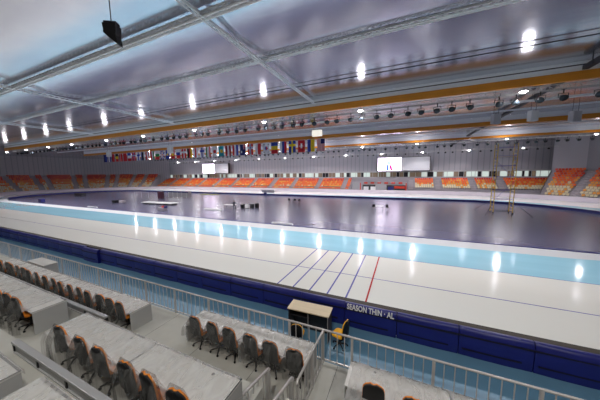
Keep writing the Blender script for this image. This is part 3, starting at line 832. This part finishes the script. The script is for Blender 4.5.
for row, (y, z, xs_, nm) in enumerate(((25.3, 12.72, LAMP_X, 'nearest beam'), (59.3, 12.7, [30.5, 18.2, 2.4, -9.6, -20.8, -32.4, -44.0, -55.5, -66.8, -78.0, -89.0, -101.0], 'far beam'), (77.0, 12.15, [27 - 11.2 * k for k in range(12)], 'far wall'))):
    for k, x in enumerate(xs_):
        lab = f'glaring white lamp under the {nm}, {ordw(k)} counted from the scaffold side'
        if L0 is None: L0 = lamp((x, y, z), lab, f'lamps under the {nm}'); index_kids()
        else:
            c = copy_tree(L0); c.location = (x, y, z); c['label'] = lab; c['group'] = f'lamps under the {nm}'
        light((x, y, z - 0.16), (3800, 3800, 1700)[row] * (0.35 if k == 0 and row else 1), 156)
        point((x + 0.01, y, z - 0.3), (45, 240, 300)[row] * (0.25 if k == 0 and row else 1))
truss('light_truss', (-94, 26.4, 12.85), (24, 26.4, 12.85), 0.4, 0.4, 0.035, M['beam_grey'], 'long lattice lighting truss hung just beyond the nearest orange beam', 'truss', 0.6)
truss('light_truss', (-96, 61.4, 12.75), (38, 61.4, 12.75), 0.4, 0.4, 0.035, M['beam_grey'], 'long lattice lighting truss hung by the far orange beam', 'truss', 1.0)
truss('light_truss', (-104, 77.6, 12.2), (34, 77.6, 12.2), 0.3, 0.3, 0.03, M['beam_grey'], 'long lattice lighting truss hung before the far wall', 'truss', 1.2)
e = empty('floodlight', (0, 0, 0), 0, 'x', 'floodlight', 'x')
mb = MB(); mb.lathe([(0.0, -0.24), (0.14, -0.22), (0.20, 0.0), (0.25, 0.16), (0.23, 0.16), (0.2, 0.1), (0, 0.1)], 12, 0, 0, 0, 'y'); h_ = mb.build('housing', M['black'], e); h_.rotation_euler = (radians(-35), 0, 0)
mb = MB(); mb.lathe([(0, 0.13), (0.22, 0.13), (0.22, 0.15), (0, 0.15)], 12, 0, 0, 0, 'y'); h_ = mb.build('lens', M['lens'], e); h_.rotation_euler = (radians(-35), 0, 0); h_['label'] = 'greenish glass'
mb = MB(); mb.box(-0.29, -0.26, -0.03, 0.03, -0.02, 0.30); mb.box(0.26, 0.29, -0.03, 0.03, -0.02, 0.30); mb.box(-0.29, 0.29, -0.03, 0.03, 0.28, 0.31); mb.box(-0.03, 0.03, -0.03, 0.03, 0.31, 0.62); mb.box(-0.03, 0.03, -0.24, 0.24, 0.60, 0.63); mb.build('yoke', M['black'], e)
index_kids()
FL = e
first = True
def rowpos(x0, x1, p, rnd):
    x = x1
    while x > x0:
        yield x; x -= p * rnd.choice((0.75, 0.9, 1.0, 1.35))
rnd = random.Random(11)
for (y, z, x0, x1, p, nm) in ((26.4, 12.22, -92, 17, 1.55, 'row under the nearest orange beam'), (61.4, 12.13, -90, 36, 1.75, 'row under the far orange beam')):
    for x in rowpos(x0, x1, p, rnd):
        o = FL if first else copy_tree(FL); first = False
        o.scale = (1.15, 1.0, 1.0); o.location = (x, y, z); o.rotation_euler = (0, 0, pi + rnd.uniform(-0.5, 0.5))
        o['label'] = f'black floodlight hanging in the {nm}'; o['group'] = f'floodlights, {nm}'
mb = MB(); mb.box(-0.2, 0.2, -0.12, 0.12, -0.18, 0.14); mb.box(-0.03, 0.03, -0.03, 0.03, 0.14, 0.36); sm = mb.mesh('spotlight', M['black'])
for x in rowpos(-100, 32, 2.3, rnd):
    o = bpy.data.objects.new('spotlight', sm); COL.objects.link(o); o.location = (x, 77.6, 11.85)
    tag(o, 'small black spotlight in the row hung before the far wall', 'spotlight', 'spotlights before the far wall')

# hanging white boxes / speakers among the beams
def hang_box(name, x, y, z, w, d, h, m, lab, cat, rz=0.0):
    e = empty(name, (x, y, z), rz, lab, cat)
    MB().box(-w / 2, w / 2, -d / 2, d / 2, -h / 2, h / 2).build('body', M[m], e, 0.03)
    MB().box(-w / 2 + 0.05, w / 2 - 0.05, -d / 2 - 0.02, -d / 2, -h / 2 + 0.05, h / 2 - 0.05).build('grille', M[m], e)
    MB().tube([(-w / 3, 0, h / 2), (-w / 3, 0, ROOF - z - 0.05)], 0.02, 5).build('hanger', M['dark_truss'], e)
    MB().tube([(w / 3, 0, h / 2), (w / 3, 0, ROOF - z - 0.05)], 0.02, 5).build('hanger', M['dark_truss'], e)
hang_box('loudspeaker', 9.0, 33.0, 12.1, 0.85, 0.45, 1.05, 'screen_grey', 'light grey hanging loudspeaker among the beams, the one over the scaffold tower', 'speaker', 0.5)
hang_box('loudspeaker', 12.1, 33.0, 12.1, 0.85, 0.45, 1.05, 'white', 'whitest hanging loudspeaker, between two greyer ones by the dark truss', 'speaker', 0.5)
hang_box('loudspeaker', 15.3, 33.0, 11.7, 0.95, 0.45, 1.05, 'screen_grey', 'grey hanging loudspeaker past the dark truss', 'speaker', 0.5)
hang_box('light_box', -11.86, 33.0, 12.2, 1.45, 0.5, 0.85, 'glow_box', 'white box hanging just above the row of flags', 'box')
hang_box('loudspeaker', -47, 36, 11.9, 1.3, 0.6, 1.6, 'white', 'white loudspeaker hanging far off over the start of the flags', 'speaker')
hang_box('loudspeaker', -70, 36, 12.0, 1.3, 0.6, 1.5, 'white', 'most distant white hanging loudspeaker', 'speaker')

# black hanging loudspeaker cluster near the camera
e = empty('hanging_speaker', (-7.98, 4.5, 10.50), 0.55, 'black speaker cluster hanging on a thin rod below the foil roof', 'speaker')
MB().poly([(-0.42, 0.26), (0.42, 0.26), (0.40, -0.02), (0.36, -0.08), (0.44, -0.42), (0.22, -0.34), (-0.22, -0.14), (-0.40, -0.05), (-0.36, 0.02)], -0.28, 0.28).build('body', M['black'], e, 0.02)
MB().box(-0.36, 0.40, -0.2, 0.2, 0.30, 0.345).build('hanging_frame', M['dark_truss'], e)
MB().box(-0.33, -0.29, -0.1, 0.1, 0.26, 0.30).box(0.3, 0.34, -0.1, 0.1, 0.26, 0.30).build('clamp', M['chrome'], e)
MB().tube([(0, 0, 0.34), (0, 0, 4.8)], 0.03, 6).build('rod', M['dark_truss'], e)
MB().tube([(0.05, 0, 0.40), (0.28, 0, 0.33)], 0.015, 5).tube([(-0.05, 0, 0.40), (-0.28, 0, 0.33)], 0.015, 5).build('shackle', M['chrome'], e)

e.scale = (0.44, 0.5, 0.82)
# ------------------------------------------------------------------ flags
FC = {}
def fm(c):
    if c not in FC: FC[c] = mat('flag_' + c, {'w': (0.75, 0.75, 0.78), 'r': (0.62, 0.02, 0.03), 'b': (0.02, 0.05, 0.36), 'n': (0.01, 0.015, 0.12), 'y': (0.85, 0.62, 0.02), 'g': (0.02, 0.28, 0.08), 'k': (0.01, 0.01, 0.01), 't': (0.02, 0.40, 0.50), 'm': (0.30, 0.01, 0.03), 'l': (0.2, 0.45, 0.75)}[c], 0.75)
    return FC[c]
def vbars(*c): return lambda u, v: c[min(len(c) - 1, int(u * len(c)))]
def hbars(*c): return lambda u, v: c[min(len(c) - 1, int((1 - v) * len(c)))]
def cross(bg, fg, inner=None):
    def f(u, v):
        du, dv = abs(u - 0.5), abs(v - 0.62)
        if inner and (du < 0.055 or dv < 0.04): return inner
        return fg if (du < 0.13 or dv < 0.09) else bg
    return f
def disc(bg, fg, r=0.26): return lambda u, v: fg if ((u - .5) ** 2 + ((v - .5) * 1.5) ** 2) ** .5 < r else bg
def swiss(u, v):
    a, b = abs(u - .5), abs(v - .5) * 1.5
    return 'w' if (a < .09 and b < .3) or (b < .09 and a < .3) else 'r'
def usa(u, v): return 'n' if (v > .6 and u > .46) else ('r' if int(u * 13) % 2 == 0 else 'w')
def korea(u, v):
    d = ((u - .5) ** 2 + ((v - .5) * 1.5) ** 2) ** .5
    if d < .24: return 'r' if u > .5 else 'b'
    return 'k' if (abs(abs(u - .5) - .32) < .07 and abs(abs(v - .5) - .34) < .05) else 'w'
def aus(u, v):
    if u > .5 and v > .55: return 'r' if abs(u - .75) < .06 or abs(v - .78) < .045 else ('w' if abs(u - .75) < .1 or abs(v - .78) < .08 else 'n')
    return 'w' if ((u - .3) ** 2 + (v - .3) ** 2) ** .5 < .09 else 'n'
def uk(u, v):
    a, b = abs(u - .5), abs(v - .5)
    if a < .07 or b < .05: return 'r'
    if a < .13 or b < .09: return 'w'
    if abs(a - b) < .07: return 'w'
    return 'b'
FLAGS = [(usa, 'flag with red and white stripes and dark blue corner'), (vbars('b', 'y'), 'flag half blue, half yellow'), (swiss, 'red flag with white cross'),
  (cross('b', 'y'), 'blue flag with yellow cross'), (vbars('w', 'b', 'r'), 'flag in white, blue and red upright bars'), (hbars('b', 'y', 'r'), 'flag with blue, yellow and red bands stacked'),
  (korea, 'white flag with red and blue disc'), (vbars('w', 'r'), 'flag half white, half red'), (cross('r', 'w', 'b'), 'red flag with blue and white cross'), (aus, 'dark blue flag with small cross in its corner'),
  (vbars('r', 'w', 'b'), 'flag in red, white and blue upright bars'), (vbars('m', 'w', 'm'), 'dark red flag with white middle bar'), (disc('t', 'y'), 'turquoise flag with yellow sun'), (disc('w', 'r'), 'white flag with plain red disc'),
  (vbars('g', 'w', 'r'), 'flag in green, white and red upright bars'), (cross('w', 'b'), 'white flag with blue cross nearer the middle'), (vbars('w', 'r', 'w'), 'white flag with red middle bar'), (vbars('k', 'r', 'y'), 'flag in black, red and yellow upright bars'), (cross('r', 'w'), 'red flag with off-centre white cross'),
  (hbars('w', 'b', 'r'), 'flag with white, blue and red bands stacked'), (disc('r', 'y', .3), 'red flag with yellow disc'), (disc('b', 'y', .2), 'blue flag with small yellow disc'), (uk, 'blue flag with red and white crossed bars'),
  (hbars('w', 'g', 'r'), 'flag with white, green and red bands stacked'), (vbars('r', 'w', 'g'), 'flag in red, white and green upright bars'), (vbars('r', 'w', 'r'), 'red flag with white middle bar'), (vbars('b', 'k', 'w'), 'flag in blue, black and white upright bars'),
  (cross('w', 'b', 'b'), 'white flag with wide blue cross farther off'), (cross('r', 'b', 'w'), 'red flag with dark blue and white cross farther off'), (hbars('b', 'w', 'r'), 'flag with blue, white and red bands stacked'), (vbars('r', 'r'), 'plain red flag'),
  (vbars('r', 'w', 'r', 'r'), 'mostly red flag with narrow white bar'), (hbars('k', 'y', 'r'), 'flag with black, yellow and red bands stacked'), (vbars('m', 'r'), 'flag half maroon, half red'), (vbars('b', 'w', 'b'), 'blue flag with white middle bar'), (vbars('n', 'b'), 'flag half navy, half blue')]
for k, (fn, lab) in enumerate(FLAGS):
    x = -14.8 - 2.05 * k
    cols = []; mb = MB(); NU, NV = 13, 15; W, H = 1.55, 2.35
    vs = [(W * (i / NU - 0.5), 0.06 * sin(i * 0.8 + k) + 0.03 * sin(j * 0.5 + k), -H * (1 - j / NV)) for j in range(NV + 1) for i in range(NU + 1)]
    fs = []; mis = []
    mb.v = vs
    for j in range(NV):
        for i in range(NU):
            c = fn((i + 0.5) / NU, (j + 0.5) / NV)
            if c not in cols: cols.append(c)
            q = j * (NU + 1) + i; mb.f.append((q, q + 1, q + NU + 2, q + NU + 1)); mb.mi.append(cols.index(c)); mb.sm.append(True)
    e = empty('hanging_flag', (x, 43.4, 12.98), 0, lab + ', hanging in the row of flags', 'flag', 'national flags hanging under the middle beam')
    o = mb.build('flag_cloth', [fm(c) for c in cols], e)
    MB().tube([(-W / 2 - 0.05, 0, 0.01), (W / 2 + 0.05, 0, 0.01)], 0.03, 6).build('pole', M['white'], e)

# ------------------------------------------------------------------ big screens
def screen(x0, z0, z1, y, w, lab):
    e = empty('video_screen', (x0, y, z0), 0, lab, 'screen')
    h = z1 - z0; half = w * 0.47
    MB().box(-0.15, w + 0.15, 0, 1.0, -0.15, h + 0.15).build('frame', M['dark_wood'], e)
    MB().box(0, half, -0.05, -0.01, 0, h).build('lit_panel', M['screen_white'], e)['label'] = 'glowing white picture area'
    MB().box(half + 0.1, w, -0.05, -0.01, 0, h).build('blank_panel', M['screen_grey'], e)['label'] = 'blank grey half'
    a = half * 0.5
    MB().box(a - 0.85, a - 0.15, -0.08, -0.06, 0.1, 2.0).build('picture_figure', M['screen_blue'], e)['label'] = 'blue leg shape'
    MB().poly([(a + 0.3, 0.1), (a + 1.0, 0.1), (a + 0.7, 1.9), (a - 0.1, 1.9)], -0.08, -0.06).build('picture_figure', M['screen_pink'], e)['label'] = 'magenta leg shape'
    MB().poly([(a - 0.9, 2.1), (a + 0.7, 2.1), (a + 0.3, 2.9), (a - 0.5, 3.1)], -0.08, -0.06).build('picture_figure', M['screen_cyan'], e)['label'] = 'pale cyan torso shape'
screen(-8.1, 7.0, 11.2, 82.5, 15.2, 'wide video screen over the far straight, near the officials box')
screen(-86.5, 7.05, 11.2, 82.5, 15.0, 'smaller-looking video screen near the far curve')

# ------------------------------------------------------------------ officials' box in the far stand
e = empty('officials_box', (BX0, FAR(34.4), 0), 0, 'low officials enclosure with dark panels below the big screen', 'booth')
MB().box(4.0, 17.5, 0, 2.0, 0, 0.95).build('base', M['stair'], e)
for k, (a_, b_, m, z) in enumerate(((4.2, 8.2, 'dark_wood', 2.6), (8.4, 11.4, 'grey', 2.9), (11.6, 17.2, 'dark_wood', 2.5))):
    MB().box(a_, b_, 1.2, 1.35, 0.95, z).build('panel', M[m], e)
for a_ in (4.6, 6.8): MB().box(a_, a_ + 1.5, 0.6, 1.15, 0.95, 2.0).build('desk', M['white'], e)
MB().box(12.0, 13.6, 1.15, 1.2, 1.0, 2.0).build('banner', M['kerb_blue'], e)
MB().box(13.8, 16.8, 1.1, 1.2, 1.5, 2.2).build('banner', M['seat_red'], e)
MB().box(0.5, 17.4, 3.0, 3.2, 1.1, 3.5).build('back_panel', M['grey'], e)
MB().box(0.5, 17.4, 2.92, 2.99, 3.3, 3.5).build('trim', M['stair'], e)
for a_ in (3.4, 17.0): MB().box(a_, a_ + 0.3, 0.9, 1.1, 0.95, 3.2).build('post', M['seat_red'], e)
for k in range(6): MB().box(4.5 + k * 2.1, 5.6 + k * 2.1, 2.0, 2.5, 2.9, 3.4).build('red_chair_back', M['seat_red'], e)

# ------------------------------------------------------------------ infield things
# scaffold tower
e = empty('scaffold_tower', (13.7, 44.6, 0), 0.0, 'tall yellow scaffold tower standing on the dark infield', 'scaffold tower')
W, D, H = 2.3, 1.4, 10.4
for x in (-W / 2, W / 2):
    for y in (-D / 2, D / 2):
        mb = MB(); mb.tube([(x, y, 0.25), (x, y, H)], 0.055, 6); mb.build('leg', M['scaf'], e)
        mb = MB(); mb.lathe([(0, -0.04), (0.12, -0.04), (0.12, 0.04), (0, 0.04)], 10, 0, 0, 0, 'x'); c = mb.build('caster', M['black'], e); c.location = (x, y, 0.12)
    mb = MB()
    k = 0.5
    while k < H: mb.tube([(x, -D / 2, k), (x, D / 2, k)], 0.03, 5); k += 0.5
    mb.build('ladder_rungs', M['scaf'], e)
for z, m in ((0.4, 'dark_truss'), (2.2, 'scaf_blue'), (3.6, 'scaf_blue'), (5.6, 'scaf_blue'), (7.2, 'scaf_blue'), (8.6, 'scaf_blue'), (9.9, 'scaf_blue')):
    for y in (-D / 2, D / 2):
        mb = MB(); mb.tube([(-W / 2, y, z), (W / 2, y, z)], 0.035, 5); mb.build('ledger', M[m], e)
mb = MB(); mb.tube([(-W / 2, -D / 2, 2.2), (W / 2, -D / 2, 4.9)], 0.025, 5); mb.build('brace', M['scaf_blue'], e)
mb = MB(); mb.tube([(W / 2, D / 2, 5.6), (-W / 2, D / 2, 8.4)], 0.025, 5); mb.build('brace', M['scaf_blue'], e)
MB().box(-W / 2 + .1, W / 2 - .1, -D / 2 + .05, D / 2 - .05, 8.55, 8.6).build('platform', M['wood'], e)
for sx in (-1, 1):
    for sy in (-1, 1):
        mb = MB(); mb.tube([(sx * W / 2, sy * D / 2, 1.9), (sx * (W / 2 + 1.5), sy * (D / 2 + 2.2), 0.03)], 0.035, 5); mb.build('outrigger', M['dark_truss'], e)

def table(x, y, lab, rz=0.0, w=1.8, d=0.8, h=0.75, top='white', grp=None):
    e = empty('folding_table', (x, y, 0), rz, lab, 'table', grp)
    MB().box(-w / 2, w / 2, -d / 2, d / 2, h - 0.05, h).build('table_top', M[top], e)
    for sx in (-1, 1):
        for sy in (-1, 1): MB().box(sx * (w / 2 - .08) - .025, sx * (w / 2 - .08) + .025, sy * (d / 2 - .08) - .025, sy * (d / 2 - .08) + .025, 0, h - 0.05).build('leg', M['black'], e)
def case(x, y, w, d, h, m, lab, cat='crate', name='equipment_crate', rz=0.0):
    e = empty(name, (x, y, 0), rz, lab, cat)
    MB().box(-w / 2, w / 2, -d / 2, d / 2, 0.06, h - 0.12).build('body', M[m], e, 0.02)
    MB().box(-w / 2 - .01, w / 2 + .01, -d / 2 - .01, d / 2 + .01, h - 0.115, h).build('lid', M[m], e, 0.02)
    for sx in (-1, 1): MB().box(sx * w / 3 - .08, sx * w / 3 + .08, -d / 2 + .05, d / 2 - .05, 0, 0.06).build('foot', M['black'], e)
def fold_chair(x, y, rz, lab, grp):
    e = empty('side_chair', (x, y, 0), rz, lab, 'chair', grp)
    MB().box(-.24, .24, -.24, .24, .42, .47).build('seat', M['black'], e)
    MB().box(-.24, .24, -.27, -.23, .55, 1.0).build('backrest', M['black'], e)
    for sx in (-.21, .21):
        for sy in (-.21, .21): MB().tube([(sx, sy, 0), (sx, sy, .42)], .02, 5).build('leg', M['black'], e)
        MB().tube([(sx, -.25, .42), (sx, -.25, .6)], .018, 5).build('back_post', M['black'], e)
# table with two chairs under the big screen's reflection
table(-3.7, 41.8, 'small white table on the infield between two dark chairs', 0.1, 1.3, 0.8)
fold_chair(-4.75, 41.6, 0.6, 'dark chair by the small white table, on its side towards the far curve', None)
fold_chair(-2.35, 41.9, -0.5, 'dark chair by the small white table, on its side towards the scaffold', None)
# group near (295,203)
table(-21.6, 46.3, 'dark low table among the small group in mid infield', 0, 1.6, 0.8, 0.7, 'dark_wood')
for k, dx in enumerate((-1.2, 0.1, 1.1)):
    fold_chair(-21.6 + dx, 45.6, 0.3 * k, 'dark chair in the small group in mid infield, ' + ('towards the far curve', 'in front of the table', 'towards the scaffold')[k], None)
# group near (235-257, 205)
table(-29.6, 34.2, 'long pale table behind the standing person on the infield', 0.1, 2.2, 0.8)
case(-27.6, 35.4, 0.6, 0.5, 0.75, 'black', 'black case with its yellowish stand beside the person')
case(-26.8, 35.7, 0.6, 0.5, 0.75, 'white', 'white crate between dark cases in the infield')
case(-25.95, 36.1, 0.6, 0.5, 0.8, 'dark_wood', 'dark case just past the white crate')
case(-25.2, 36.6, 0.55, 0.5, 0.9, 'black', 'tallest dark case, last in the line past the white crate')
# white bars lying on the floor
def bar(x, y, L, lab, rz=0.0):
    e = empty('white_barrier', (x, y, 0), rz, lab, 'barrier')
    MB().box(-L / 2, L / 2, -0.15, 0.15, 0.0, 0.16).build('body', M['white'], e, 0.02)
    MB().box(-L / 2 + .1, L / 2 - .1, -0.04, 0.04, 0.16, 0.24).build('ridge', M['white'], e)
bar(-13.9, 25.55, 3.0, 'low white barrier lying at the near edge of the infield', 0.02)
bar(-57.5, 25.7, 3.4, 'low white barrier lying by the kerb towards the far curve')
bar(-31.5, 31.8, 4.0, 'low white barrier on the floor beside the standing person')
bar(-17.9, 40, 0.1, 'x') if False else None
# flat stage, banner fence, dark red block
e = empty('low_stage', (-49, 34.0, 0), 0.05, 'long low white platform on the infield before the banner fence', 'platform')
MB().box(-4.6, 4.6, -0.9, 0.9, 0.30, 0.42).build('deck', M['white'], e)
for k in range(5): MB().box(-4.3 + k * 2.1, -4.1 + k * 2.1, -0.8, 0.8, 0, 0.30).build('trestle', M['dark_wood'], e)
case(-39.7, 28.0, 1.6, 0.9, 0.55, 'stair', 'low grey crate with red and blue bags in front of the platform')
MB_ = MB(); MB_.box(-39.6, -39.1, 27.8, 28.2, 0.55, 0.85); tag(MB_.build('bag', M['seat_red']), 'red bag lying on the low grey crate', 'bag')
MB_ = MB(); MB_.box(-39.05, -38.6, 27.8, 28.2, 0.55, 0.82); tag(MB_.build('bag', M['kerb_blue']), 'blue bag lying on the low grey crate', 'bag')
e = empty('banner_fence', (-60.5, 46.3, 0), 0.0, 'grey banner fence behind the platform, ending in a taller panel', 'barrier')
MB().box(-2.0, 7.2, -0.03, 0.03, 0.15, 1.35).build('banner', M['grey'], e)
for k in range(6): MB().box(-2.0 + k * 1.8, -1.9 + k * 1.8, -0.05, 0.05, 0, 1.4).build('post', M['white'], e)
MB().box(6.0, 7.2, -0.06, -0.031, 0.1, 1.9).build('end_panel', M['stair'], e)
case(-60.6, 42.6, 1.3, 1.0, 1.9, 'maroon', 'dark boxy cabinet standing before the banner fence', 'cabinet', 'dark_cabinet')
e = empty('metal_gate', (-69, 42.6, 0), 0.0, 'thin pinkish open frame standing beside the dark cabinet', 'frame')
MB().box(-3.2, 3.2, -0.04, 0.04, 1.55, 1.65).build('top_rail', M['stair'], e)
for x in (-3.15, 0, 3.1): MB().box(x, x + 0.08, -0.04, 0.04, 0, 1.55).build('post', M['stair'], e)
# crates further left
case(-95, 39.6, 4.2, 1.2, 0.9, 'dark_wood', 'dark low crate deep in the infield near the far curve')
case(-62.0, 32.2, 1.3, 0.8, 0.6, 'black', 'dark crate of the pair near the kerb, towards the curve')
case(-60.3, 32.8, 1.3, 0.8, 0.55, 'stair', 'grey crate of the pair near the kerb')
case(-81, 26.2, 1.3, 0.8, 0.9, 'kerb_blue', 'dark blue block standing close to the kerb at the curve')
e = empty('white_sign_board', (-36.7, 59.2, 0), 0, 'small white sign board at the far kerb with dark foot', 'sign')
MB().box(-2.2, 2.2, -0.05, 0.05, 0.9, 1.7).build('board', M['white'], e)
MB().box(-1.3, -0.7, -0.3, 0.3, 0, 0.9).build('foot', M['kerb_blue'], e)
e = empty('floor_mat', (-56.5, 56, 0), 0, 'dark green and yellow mat far out on the infield', 'mat')
MB().box(-3.2, 3.2, -1.2, 1.2, 0.0, 0.12).build('body', mat('olive', (0.12, 0.12, 0.03), 0.7), e)

# standing person in dark clothes on the infield
def person(x, y, rz):
    cloth = mat('dark_clothes', (0.02, 0.02, 0.03), 0.8); skin = mat('skin', (0.55, 0.32, 0.22), 0.6)
    V = {'pelvis': (0, 0, .95), 'waist': (0, .0, 1.1), 'chest': (0, .02, 1.32), 'neck': (0, .03, 1.48), 'head': (0, .05, 1.62), 'crown': (0, .05, 1.72),
         'hl': (-.10, 0, .90), 'kl': (-.12, .03, .50), 'al': (-.13, 0, .08), 'fl': (-.14, .15, .04), 'hr': (.10, 0, .90), 'kr': (.13, .04, .50), 'ar': (.15, 0, .08), 'fr': (.17, .15, .04),
         'sl': (-.19, .02, 1.40), 'el': (-.27, .0, 1.14), 'wl': (-.25, .12, .93), 'sr': (.19, .02, 1.40), 'er': (.28, .02, 1.14), 'wr': (.22, .20, 1.0)}
    E_ = [('pelvis', 'waist'), ('waist', 'chest'), ('chest', 'neck'), ('neck', 'head'), ('head', 'crown'), ('pelvis', 'hl'), ('hl', 'kl'), ('kl', 'al'), ('al', 'fl'), ('pelvis', 'hr'), ('hr', 'kr'), ('kr', 'ar'), ('ar', 'fr'),
          ('chest', 'sl'), ('sl', 'el'), ('el', 'wl'), ('chest', 'sr'), ('sr', 'er'), ('er', 'wr')]
    R_ = {'pelvis': .14, 'waist': .13, 'chest': .16, 'neck': .06, 'head': .095, 'crown': .07, 'hl': .09, 'kl': .06, 'al': .045, 'fl': .04, 'hr': .09, 'kr': .06, 'ar': .045, 'fr': .04, 'sl': .07, 'el': .045, 'wl': .035, 'sr': .07, 'er': .045, 'wr': .035}
    names = list(V); me = bpy.data.meshes.new('person')
    me.from_pydata([V[n] for n in names], [(names.index(a), names.index(b)) for a, b in E_], [])
    o = bpy.data.objects.new('person', me); COL.objects.link(o)
    o.modifiers.new('skin', 'SKIN'); 
    me.skin_vertices or bpy.context.view_layer.update()
    for i, n in enumerate(names):
        me.skin_vertices[0].data[i].radius = (R_[n], R_[n]); me.skin_vertices[0].data[i].use_root = (n == 'pelvis')
    s = o.modifiers.new('sub', 'SUBSURF'); s.levels = 1; s.render_levels = 1
    me.materials.append(cloth)
    o.location = (x, y, 0); o.rotation_euler = (0, 0, rz)
    tag(o, 'person in dark clothes standing on the infield beside the pale table', 'person')
    hm = MB(); hm.lathe([(0, .12), (.06, .105), (.095, .05), (.10, 0), (.085, -.05), (.05, -.09), (0, -.1)], 12); h = hm.build('head', skin, o); h.location = (0, .05, 1.64)
    hm = MB(); hm.lathe([(0, .14), (.07, .12), (.108, .06), (.108, .01), (.10, .01), (0, .10)], 12); h = hm.build('hair', M['black'], o); h.location = (0, .03, 1.64)
    for sx, p in ((-1, V['wl']), (1, V['wr'])):
        hb = MB()
        hb.tube([p, (p[0], p[1] + .04, p[2] - .05)], [.03, .035], 6)
        for f in range(4): hb.tube([(p[0] - .027 + .018 * f, p[1] + .045, p[2] - .05), (p[0] - .027 + .018 * f, p[1] + .07, p[2] - .10), (p[0] - .027 + .018 * f, p[1] + .06, p[2] - .125 + .008 * abs(f - 1.5))], .008, 5)
        hb.tube([(p[0] - sx * .03, p[1] + .03, p[2] - .03), (p[0] - sx * .05, p[1] + .06, p[2] - .075)], .009, 5)
        hb.build('hand', skin, o)
try:
    person(-27.7, 33.1, 0.4)
except Exception as ex:
    print('person failed', ex)

# ------------------------------------------------------------------ ambient and camera
w = bpy.data.worlds.new('world'); SC.world = w; w.use_nodes = True
w.node_tree.nodes['Background'].inputs[0].default_value = (0.5, 0.5, 0.55, 1); w.node_tree.nodes['Background'].inputs[1].default_value = 0.1
# added unseen fill lights behind and beside the viewpoint, brightening tribune and near ice
for x in (-34, -19, -1.0, 8): light((x, -1.5, 13.6), 1500, 160, (1, 0.96, 0.9))

cam = bpy.data.cameras.new('camera'); co = bpy.data.objects.new('camera', cam); COL.objects.link(co)
yaw, pit, rol = radians(-24.003), radians(-6.411), radians(-0.603)
fw = Vector((sin(yaw) * cos(pit), cos(yaw) * cos(pit), sin(pit)))
r0 = Vector((cos(yaw), -sin(yaw), 0)); u0 = r0.cross(fw)
r = r0 * cos(rol) + u0 * sin(rol); u = -r0 * sin(rol) + u0 * cos(rol)
mw = Matrix(((r.x, u.x, -fw.x, 0), (r.y, u.y, -fw.y, 0), (r.z, u.z, -fw.z, 6.34), (0, 0, 0, 1)))
co.matrix_world = mw
cam.sensor_width = 36; cam.lens = 233.233 * 36 / 600; cam.clip_start = 0.05; cam.clip_end = 500
SC.camera = co
SC.view_settings.view_transform = 'Standard'; SC.view_settings.look = 'None'; SC.view_settings.gamma = 1; SC.view_settings.exposure = 0.45
SC.view_settings.use_curve_mapping = False
SC.cycles.use_denoising = True
SC.cycles.max_bounces = 8; SC.cycles.transparent_max_bounces = 16
